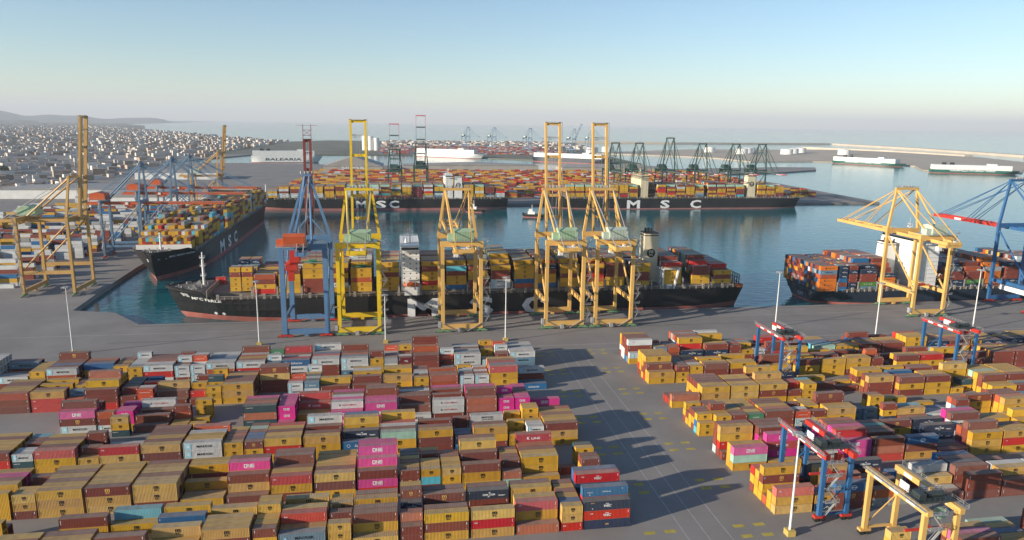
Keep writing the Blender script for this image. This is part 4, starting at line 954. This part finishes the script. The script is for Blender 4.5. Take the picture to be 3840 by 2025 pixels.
# ---- left quay: rails run along y, booms out over +x
LR = -242.3 + 1.5
sts('gantry_crane', 'ochre crane on the left quay with boom raised, nearest one', OCH, HOU, (LR, 509.5, 0), rot=-PI/2, ang=84, hw=15.2, apex_w=8, spread=None, group='cranes along the left quay', stairs=True, girder_w=4.2, hsx=-3, house_y=(-4, 7))
for yy, lab in ((640, 'nearest'), (725, 'middle'), (785, 'farthest')):
    sts('gantry_crane', f'steel blue crane with lowered orange red boom on the left quay, {lab} of the three', BLU2, ORG, (LR - 1, yy, 0), rot=-PI/2, raised=False, boom_l=63, apex_z=77.5, apex_w=3.2, bog=REDC, boom_m=ORG, gird_m=ORG, ties=False, girder_w=3, spread=None, group='cranes along the left quay', stairs=True, trolley_y=20, hw=9.6, zb=44, house_y=(-9, 3), hsx=0)
sts('gantry_crane', 'ochre crane far along the left quay behind the blue ones, boom raised', OCH, HOU2, (LR, 905, 0), rot=-PI/2, ang=84, boom_l=60, spread=None, group='cranes along the left quay', stairs=False)
# ---- green cranes on the pier across the basin (booms towards the camera)
for i, (xx, lab) in enumerate(((-2.0, 'left one of the two behind the left ship'), (35.0, 'right one of the two behind the left ship'))):
    sts('gantry_crane', f'dark green crane with raised boom, {lab}', GRN, GRN, (xx, 1062, 0), rot=PI, hw=9.5, boom_l=52 + i*7, tip_bands=True, spread=None, group='green cranes on the pier', stairs=False, far=True, ang=86, girder_w=6.5, zb=44 + i*5, apex_z=76 + i*8, lattice=True, bog=GRN)
for i, xx in enumerate((313, 359, 407, 459, 513, 556)):
    if i == 0: xx = 322
    lab = ['leftmost','second from left','third from left','third from right','second from right','rightmost'][i]
    sts('gantry_crane', f'dark green lattice crane with lowered boom behind the right ship, {lab}', GRN, GRN, (xx, 1062, 0), rot=PI, raised=False, hw=9.5, boom_l=52, tip_bands=True, spread=None, group='green cranes on the pier', stairs=False, far=True, girder_w=4, zb=46, apex_z=88 if i != 2 else 96, apex_w=6, lattice=True, bog=GRN)
# ---------------------------------------------------------------- rubber tyred gantries, masts, small things
def rtg(label, x0, x1, ya, yb, zt, leg_m, beam_m):
    t = thing('yard_gantry', label, 'yard crane', (0,0,0), 0, 'yard gantries over the stacks')
    for x in (x0, x1):
        for y in (ya, yb):
            b = MB(); b.beam((x, y, 1.9), (x, y, zt - .8), 1.3, 1.1); b.build('leg', leg_m, t)
            w = MB(); w.box(x - 1.7, y - .8, 1.2, x + 1.7, y + .8, 1.9); o = w.build('bogie', beam_m, t)
            for s in (-1, 1): q = MB(); q.cyl((x + s*1.0, y - .6, .75), (x + s*1.0, y + .6, .75), .75, 12); q.build('wheel', TYRE, o)
        b = MB(); b.box(x - .7, ya - 1.5, zt - .8, x + .7, yb + 1.5, zt + .8); g = b.build('girder', beam_m, t)
        for k in range(3): q = MB(); y = ya + 3 + k*6.5; q.box(x - .76, y, zt - .5, x - .71, y + 3.2, zt + .5); q.build('marking', WHITEP, g)
        s = -1 if x == x0 else 1
        b = MB(); b.box(min(x + s*.7, x + s*1.6), ya - 1.5, zt + .6, max(x + s*.7, x + s*1.6), yb + 1.5, zt + .7); b.rails([(x + s*1.6, ya - 1.5, zt + .7), (x + s*1.6, yb + 1.5, zt + .7)], 1.1, 1.8, .05); b.build('walkway', WALK, t)
    for y in (ya, yb):
        b = MB(); b.box(x0 + .7, y - .4, 2.0, x1 - .7, y + .4, 2.5); b.beam((x0, y, 3), (x1, y, 12), .25, .25); b.build('brace', leg_m, t)
    b = MB(); y = ya + 4.5; b.box(x0 - .6, y - 2.6, zt + .85, x1 + .6, y + 2.6, zt + 1.3); b.box(x0 + .4, y - 1.4, zt + 1.3, x0 + 2.4, y + 1.6, zt + 2.8); b.cyl((x0 + 3.4, y, zt + 2), (x1 - 1, y, zt + 2), .8, 10)
    b.rails([(x0 - .6, y - 2.6, zt + 1.3), (x1 + .6, y - 2.6, zt + 1.3), (x1 + .6, y + 2.6, zt + 1.3), (x0 - .6, y + 2.6, zt + 1.3)], 1.1, 1.5, .05, closed=True); tr = b.build('trolley', DARKM, t)
    b = MB(); b.box(x0 + .3, y + 2.6, zt + 1.3, x0 + .5, y + 6, zt + 3.4); b.build('electrics_panel', WHITEP, tr)
    b = MB(); b.box(x0 + 4, y - 4.4, zt - 2.6, x0 + 6, y - 2.7, zt - .2); b.build('cab', beam_m if beam_m is REDC else HOU, tr)
    b = MB(); zigzag(b, x0 + 1, ya - 1.2, 2.5, zt - 1, 4.2, 3.4); b.build('stair', WALK, t)
    b = MB(); b.beam((x0 - 1.5, y, zt - 8), (x1 + 1.5, y, zt - 8), .6, .6); b.box((x0 + x1)/2 - 1, y - .9, zt - 7.7, (x0 + x1)/2 + 1, y + .9, zt - 7); b.build('spreader', REDC, t)
    b = MB()
    for s in (-1.2, 1.2): b.beam(((x0 + x1)/2 + s, y, zt - 7), ((x0 + x1)/2 + s, y, zt + .9), .07, .07)
    b.build('hoist_rope', DARKM, t)
rtg('blue legged yard gantry with red beams nearest the camera', 122.3, 130.9, 175, 197.3, 21, RBLU, REDC)
rtg('yellow yard gantry over the front corner stacks', 131.5, 140.8, 145.5, 167, 19.6, CRM, CRM)
rtg('blue and red yard gantry over the right yard below the stern gap', 172.3, 180.8, 286.2, 308.2, 20.8, RBLU, REDC)
rtg('blue and red yard gantry farthest right, below the pale orange crane', 262.5, 272.3, 286.2, 308.2, 20.8, RBLU, REDC)
MAST = mat('mast_white', (.62,.62,.60), rough=.4)
for x, y, h, l in ((-159.7,366,34,'at the left end of the quay road'),(-72,370,34,'left of the light blue crane'),(-7.3,367,26,'just right of the lemon yellow crane, shortest'),(56.4,363,35,'right of the third yellow crane'),(217.6,371,33,'beside the stern of the black ship'),(262.8,344,31.5,'in front of the pale orange crane'),(331.5,352,36,'near the right border of the yard'),(109.8,169.5,31,'on a striped concrete foot by the aisle')):
    t = thing('light_mast', 'tall white floodlight mast ' + l, 'light mast', (x, y, 0), 0, 'floodlight masts')
    b = MB(); b.cyl((0,0,0), (0,0,h), .42, 10, 0, .2); b.build('pole', MAST, t)
    b = MB(); b.cyl((0,0,h), (0,0,h + .3), 1.3, 10)
    for i in range(8): a = 2*PI*i/8; b.box(1.7*math.cos(a) - .35, 1.7*math.sin(a) - .35, h - .3, 1.7*math.cos(a) + .35, 1.7*math.sin(a) + .35, h + .15)
    b.build('lamp_head', WALK, t)
    b = MB(); b.box(-1.2,-1.2,0,1.2,1.2,1.7); b.build('foot', mat('foot_yellow', (.5,.36,.1)), t)
# ---------------------------------------------------------------- ground and water
def ground_mat(n, c1, c2, sc):
    m = mat(n, c1, rough=.85, var=.18, scale=sc, dirt=c2, dirt_amt=.45, bump=.05); return m
ASPH = ground_mat('asphalt', (.255,.235,.215), (.165,.155,.148), .03); CONC = ground_mat('quay_concrete', (.20,.175,.15), (.12,.11,.10), .02); LAND = ground_mat('land', (.17,.16,.12), (.06,.075,.045), .004); SANDY = mat('sandy', (.42,.36,.28), rough=.9, scale=.01)
def land(name, poly, z, m):
    b = MB(); b.prism(poly, -9, z); tag(b.build(name, m), kind='structure')
land('quay', [(-3000,-300),(2600,-300),(2600,417.5),(-146,417.5),(-169,446),(-195.5,454),(-199,502),(-203,587),(-203,935),(-190,1022),(760,1022),(785,1372),(770,1650),(992,1730),(1155,1833),(1222,1945),(1115,1957),(750,1850),(665,1920),(574,1790),(430,1740),(137,1945),(-70,1966),(-313,2002),(-408,2040),(-632,2012),(-534,2353),(-476,2560),(-3000,2400)], 0, ASPH)
land('city_ground', [(-476,2560),(60,2610),(740,2060),(800,2865),(1136,4500),(700,4400),(-400,4500),(-645,4034),(-847,4580),(-1364,5152),(-1726,5875),(-2668,8337),(-4000,12500),(-5500,16000),(-9000,40000),(-40000,40000),(-40000,2300),(-3000,2300)], -.1, LAND)
land('terminal_ground', [(781,2900),(1077,2660),(1174,2514),(1190,2280),(1440,2310),(1530,2280),(1640,2060),(1500,1850),(1720,1740),(2300,2300),(2488,2747),(2450,3551),(1500,3461)], -.05, SANDY)
BRK = mat('breakwater_concrete', (.50,.43,.34), rough=.9, scale=.01)
for pts, w in (([(1136,4620),(1824,4560),(3070,4760)], 55), ([(3100,4700),(3000,3700),(2790,2790)], 60), ([(2314,3821),(2501,3296),(2488,2800)], 40)):
    b = MB()
    for a, c in zip(pts, pts[1:]): b.beam((a[0],a[1],0), (c[0],c[1],0), w, 14)
    tag(b.build('breakwater', BRK), 'long pale concrete breakwater towards the open sea, ' + ('outer left arm' if pts[0][0] < 1200 else 'outer right arm' if pts[0][0] > 3000 else 'inner arm'), 'breakwater')
wm = bpy.data.materials.new('sea_water'); wm.use_nodes = True; N = wm.node_tree.nodes; Lk = wm.node_tree.links; bs = N['Principled BSDF']
bs.inputs['Base Color'].default_value = (.004,.10,.115,1); bs.inputs['Roughness'].default_value = .10; bs.inputs['IOR'].default_value = 1.33
tc = N.new('ShaderNodeTexCoord'); n1 = N.new('ShaderNodeTexNoise'); n1.inputs['Scale'].default_value = .22; n1.inputs['Detail'].default_value = 4; mp = N.new('ShaderNodeMapping'); mp.inputs['Scale'].default_value = (.5,1,1)
Lk.new(tc.outputs['Object'], mp.inputs[0]); Lk.new(mp.outputs[0], n1.inputs['Vector']); bp = N.new('ShaderNodeBump'); bp.inputs['Strength'].default_value = .6; bp.inputs['Distance'].default_value = .5; Lk.new(n1.outputs['Fac'], bp.inputs['Height']); Lk.new(bp.outputs[0], bs.inputs['Normal'])
b = MB(); b.add([(-90000,-2000,-3),(90000,-2000,-3),(90000,90000,-3),(-90000,90000,-3)], [(0,1,2,3)]); tag(b.build('sea', wm), kind='structure')
YM = mat('mark_yellow', (.40,.32,.06), rough=.9, var=.3); WM = mat('mark_white', (.45,.44,.42), rough=.9, var=.3)
b = MB()
for k in range(-1, 7):
    for yy in (175.8 + 27.6*k, 170.5 + 27.6*k):
        for x in (70, 76.2, 97.3, 103.7): b.add([(x-1.7,yy-.8,.004),(x+1.7,yy-.8,.004),(x+1.7,yy+.8,.004),(x-1.7,yy+.8,.004)], [(0,1,2,3)])
tag(b.build('aisle_markings', YM), kind='structure')
b = MB()
for x in (80, 86, 92.5): b.add([(x-.08,165,.004),(x+.08,165,.004),(x+.08,340,.004),(x-.08,340,.004)], [(0,1,2,3)])
for y in (352, 398, 343): b.add([(-600,y-.15,.004),(800,y-.15,.004),(800,y+.15,.004),(-600,y+.15,.004)], [(0,1,2,3)])
tag(b.build('road_markings', WM), kind='structure')
b = MB()
for y in (382.5, 413): b.add([(-150,y-.2,.008),(900,y-.2,.008),(900,y+.2,.008),(-150,y+.2,.008)], [(0,1,2,3)])
tag(b.build('crane_rails', BLACKM), kind='structure')
# ---------------------------------------------------------------- boxes of the far yards go into the same mass
rg = random.Random(11)
def far_yard(x0, x1, y0, y1, codes, hmax, rot=None, fill=.85, step=13.2):
    y = y0
    while y < y1:
        for r in range(5):
            x = x0
            while x < x1:
                if rg.random() < fill:
                    for t in range(rg.randint(1, hmax)): crowd_container(rg.choice(codes), 2, x, y + r*2.7, t*2.86, 1, rot, h=2.84, logo=False)
                x += step
        y += 28
far_yard(-180, 700, 1110, 1640, 'yyyyybbbbbrrwgyh', 4)
far_yard(-430, -262, 520, 920, 'wwwwwbbbyngyu', 5)
far_yard(-60, 640, 2680, 3300, 'hbbogwwsubJ', 4, step=16)
CROWD_O = CROWD.build('container_crowd', attr_mat('container_paint')); tag(CROWD_O, 'hundreds of farther stacked containers in yards and on ship decks', 'containers', kind='stuff')
# ---------------------------------------------------------------- sheds, ferries, town, hills
def shed(name, label, x, y, lx, ly, h, ridge, m, roof_m, rot=0):
    t = thing(name, label, 'building', (x, y, 0), rot); b = MB(); b.box(-lx/2,-ly/2,0,lx/2,ly/2,h); b.build('wall', m, t)
    b = MB(); b.add([(-lx/2-1,-ly/2-1,h),(lx/2+1,-ly/2-1,h),(lx/2+1,ly/2+1,h),(-lx/2-1,ly/2+1,h),(0,-ly/2-1,h+ridge),(0,ly/2+1,h+ridge)], [(0,1,4),(2,3,5),(1,2,5,4),(3,0,4,5)]); b.build('roof', roof_m, t); return t
TANW = mat('shed_wall', (.36,.33,.29), scale=.05); GREYR = mat('shed_roof', (.30,.28,.26), scale=.05)
t = shed('warehouse', 'gabled grey warehouse with a lettered gable on the pier', -95, 1700, 130, 120, 16, 22, TANW, GREYR)
b = MB(); put_text(b, 'SILESA', 0, 13, 10, -60.3, width=52, bold=.02); b.build('lettering', WHITE_L, t)
for x, y, lx, l in ((180,1760,330,'long low tan shed behind the pier yard, left one'), (520,1700,260,'long low tan shed behind the pier yard, right one')): shed('warehouse', l, x, y, lx, 70, 14, 5, TANW, GREYR)
for x, y, lx, ly, l in ((-330,1050,170,90,'white flat warehouse left of the basin, near one'),(-480,1150,160,80,'white warehouse behind the left quay, farther one'),(-420,1500,150,70,'long pale logistics shed beyond the blue cranes')): shed('warehouse', l, x, y, lx, ly, 13, 3, SHIPWHITE, GREYR)
for i in range(3):
    b = MB(); x, y = (-125 + i*24, 3000 - i*10); b.cyl((x,y,0),(x,y,62 - i*6),11,20); tag(b.build('silo', SHIPWHITE), 'tall pale cylindrical silo beside the ferry berth, ' + ('tallest','middle','shortest')[i] + ' of the three', 'silo')
for i, x in enumerate((805,900,1404,1470,1540,1600,1680,1760,1850,1953)):
    b = MB(); y = 2900 + (i % 3)*90; b.cyl((x,y,0),(x,y,22),26,24,0); b.cyl((x,y,22),(x,y,25),26,24,0,4); tag(b.build('storage_tank', SHIPWHITE), f'white round storage tank by the far breakwater, {NUM[i]} from the left of the row', 'tank', 'storage tanks on the far terminal')
def ferry(label, p, q, B, zd, hm, top_m, words, tm=None):
    L = math.dist(p, q); a = math.atan2(p[1]-q[1], p[0]-q[0]); root, _ = make_ship('ferry', label, L, B, zd, zd, hm, (q[0], q[1], 0), a, over=14, zb=-1.5)
    b = MB(); b.box(L*.12,-B*.46,zd,L*.98,B*.46,zd+13); b.box(L*.28,-B*.35,zd+9,L*.36,B*.35,zd+17); b.build('superstructure', top_m, root)
    b = MB()
    for u in (.74,.83): b.box(L*u,-4,zd+9,L*u+9,4,zd+19)
    b.build('funnel', BLACKM, root)
    for s in (-1, 1):
        if not words.strip(): break
        b = MB(); put_text(b, words, 0, 6.5, 7, 0, width=L*.5, bold=.02, slant=.2, at=lambda u, v: (L*.55 + u*(-s), s*(B/2 + .15), v)); b.build('lettering', tm or WHITE_L, root)
ferry('green and white vehicle ferry, farther left of the two by the breakwater', (1480,2247), (1587,2029), 34, 7, HULL_GREEN, SHIPWHITE, 'GRIMALDI HYBRID RoRo')
ferry('green and white vehicle ferry, nearer right of the two by the breakwater', (1468,1782), (1672,1695), 34, 7, HULL_GREEN, SHIPWHITE, 'GRIMALDI HYBRID RoRo')
ferry('white ferry with turquoise stern in the middle basin', (-403,2120), (-209,2135), 28, 17, SHIPWHITE, SHIPWHITE, 'BALEARIA', BLACKM)
for i, (p, q) in enumerate((((76,2560),(293,2400)), ((439,2270),(650,2100)))):
    ferry(('blue and white feeder ship at the far terminal','dark red loaded ship at the far terminal')[i], p, q, 30, 12, (SHIPWHITE, HULL_NAVY)[i], SHIPWHITE, ' ')
for i, (x, y) in enumerate(((159,898),(90,955))):
    root, _ = make_ship('tugboat', ('dark tugboat with white wheelhouse in the basin below the gap','small tugboat beside the hull of the left far ship')[i], 28, 10, 1, 2.4, HULL_BLACK, (x, y, 0), -.3, over=2, zb=-2)
    b = MB(); b.box(8,-3,1,17,3,4.5); b.box(9,-2.4,4.5,14,2.4,7.5); b.beam((13,0,7.5),(13,0,13),.5,.5); b.build('wheelhouse', SHIPWHITE, root)
for i, (x, y) in enumerate(((297,3200),(398,3083),(529,2950),(690,2847),(781,2900))):
    sts('gantry_crane', f'distant blue grey crane on the far container terminal, {NUM[i]} from the left', BLU2, HOU2, (x, y, 0), rot=-2.5, raised=(i == 3), ang=62, spread=None, group='distant cranes on the far terminal', stairs=False, far=True, apex_z=95, zb=55)
CITY = Crowd(); WALLC = ((.55,.50,.43),(.45,.36,.28),(.62,.60,.56),(.34,.25,.19),(.50,.44,.40))
for i in range(15000):
    y = 1150 + 9500*rg.random()**1.6; xl = -.82*y - 200; xr = -560 if y < 2400 else (-600 if y < 4300 else -847 - (y - 4580)*.5); x = xl + (min(xr, -540) - xl)*rg.random()
    if y < 2400 and x > -1500 and rg.random() < .75: continue
    k = 1 + y/6000; CITY.rbox(x, y, 0, rg.choice((4,6,8,10,14))*(.7 + .4*rg.random()), 7*k + 16*rg.random(), 6*k + 11*rg.random(), rg.random()*.5 + .3, jitter(rg.choice(WALLC)), jitter((.36,.27,.21)))
for i in range(700): x = -60 + 1000*rg.random(); y = 3300 + 1000*rg.random(); CITY.rbox(x, y, 0, 5 + 8*rg.random(), 30, 18, rg.random(), jitter(rg.choice(WALLC)))
tag(CITY.build('city_buildings', attr_mat('city_walls')), 'low dense city spreading to the hills', 'city', kind='stuff')
for i in range(40):
    y = 1150 + 900*rg.random(); x = -.62*y - 120 + (rg.random())*380 - 60
    t = thing('broadleaf_tree', f'dark green bushy tree in the parkland beyond the left yard', 'tree', (x, y, 0), 0, 'trees in the parkland'); b = MB(); b.cyl((0,0,0),(0,0,6),.5,7,0,.3); b.build('trunk', mat('bark', (.10,.07,.045)), t)
    b = MB(); R = 6 + 5*rg.random()
    for j in range(420):
        v = Vector((rg.gauss(0,1), rg.gauss(0,1), rg.gauss(0,1))).normalized()*R*(.45 + .55*rg.random()); c = v + Vector((0,0,5 + R*.7)); u = Vector((rg.gauss(0,1), rg.gauss(0,1), rg.gauss(0,1))).normalized()*1.3; w = u.orthogonal().normalized()*1.0; b.add([c-u-w*.4, c+w, c+u-w*.4], [(0,1,2)])
    b.build('crown', mat('foliage', (.045,.065,.03), rough=.9, var=.4, rnd=.3), t)
HILL = mat('hill', (.06,.075,.06), rough=1, var=.2, scale=.001)
for j, (R0, amp, a0, a1) in enumerate(((17000,430,-1.0,-.42),(24000,760,-1.0,-.28))):
    b = MB(); n = 90; P = []
    for i in range(n + 1):
        a = a0 + (a1 - a0)*i/n; f = (1 - i/n)**.45; h = amp*f*(.62 + .2*math.sin(i*.21 + j) + .14*math.sin(i*.57 + 2*j) + .05*math.sin(i*1.3))
        for rr, hh in ((R0, 0), (R0 + 1500, h*.7), (R0 + 2600, h), (R0 + 6000, 0)): P.append((rr*math.sin(a), rr*math.cos(a), hh))
    b.v = P
    for i in range(n):
        for q in range(3): b.f.append((i*4+q, (i+1)*4+q, (i+1)*4+q+1, i*4+q+1)); b.m.append(0)
    tag(b.build('hills', HILL, smooth=True), kind='structure')
# ---------------------------------------------------------------- air, light, camera
hz = bpy.data.materials.new('haze'); hz.use_nodes = True; hz.node_tree.nodes.clear(); out = hz.node_tree.nodes.new('ShaderNodeOutputMaterial'); pv = hz.node_tree.nodes.new('ShaderNodeVolumePrincipled')
pv.inputs['Color'].default_value = (.80,.86,.95,1); pv.inputs['Density'].default_value = 4e-5; hz.node_tree.links.new(pv.outputs[0], out.inputs['Volume'])
b = MB(); b.box(-60000,-1000,-12,60000,60000,900); h = b.build('haze', hz); tag(h, kind='stuff')
w = bpy.data.worlds.new('World'); SC.world = w; w.use_nodes = True; N = w.node_tree.nodes
sky = N.new('ShaderNodeTexSky'); sky.sky_type = 'NISHITA'; sky.sun_disc = False; el, az = math.radians(14), math.radians(18)
S = Vector((-math.cos(el)*math.cos(az), -math.cos(el)*math.sin(az), math.sin(el)))
sky.sun_elevation = el; sky.sun_rotation = math.atan2(S.x, S.y); sky.air_density = 1.0; sky.dust_density = 0.0; sky.ozone_density = 3.0
w.node_tree.links.new(sky.outputs[0], N['Background'].inputs[0]); N['Background'].inputs[1].default_value = .085
sl = bpy.data.lights.new('sun', 'SUN'); sl.energy = 4.4; sl.angle = math.radians(.6); sl.color = (1, .88, .72); so = bpy.data.objects.new('sun', sl); COL.objects.link(so); so.rotation_euler = (-S).to_track_quat('-Z', 'Y').to_euler()
cd = bpy.data.cameras.new('camera'); cd.lens = .693*36; cd.sensor_width = 36; cd.clip_end = 200000; cd.clip_start = 1; co = bpy.data.objects.new('camera', cd); COL.objects.link(co); SC.camera = co
pt, yw, ro = .2035863, .162344, .0139318
fw = Vector((math.sin(yw)*math.cos(pt), math.cos(yw)*math.cos(pt), -math.sin(pt))); r0 = Vector((math.cos(yw), -math.sin(yw), 0)); u0 = r0.cross(fw)
r = r0*math.cos(ro) + u0*math.sin(ro); u = u0*math.cos(ro) - r0*math.sin(ro)
co.matrix_world = Matrix(((r.x,u.x,-fw.x,0),(r.y,u.y,-fw.y,0),(r.z,u.z,-fw.z,114.872),(0,0,0,1)))
SC.view_settings.view_transform = 'Standard'; SC.view_settings.look = 'None'; SC.view_settings.exposure = 1.0
SC.cycles.max_bounces = 5; SC.cycles.volume_bounces = 0
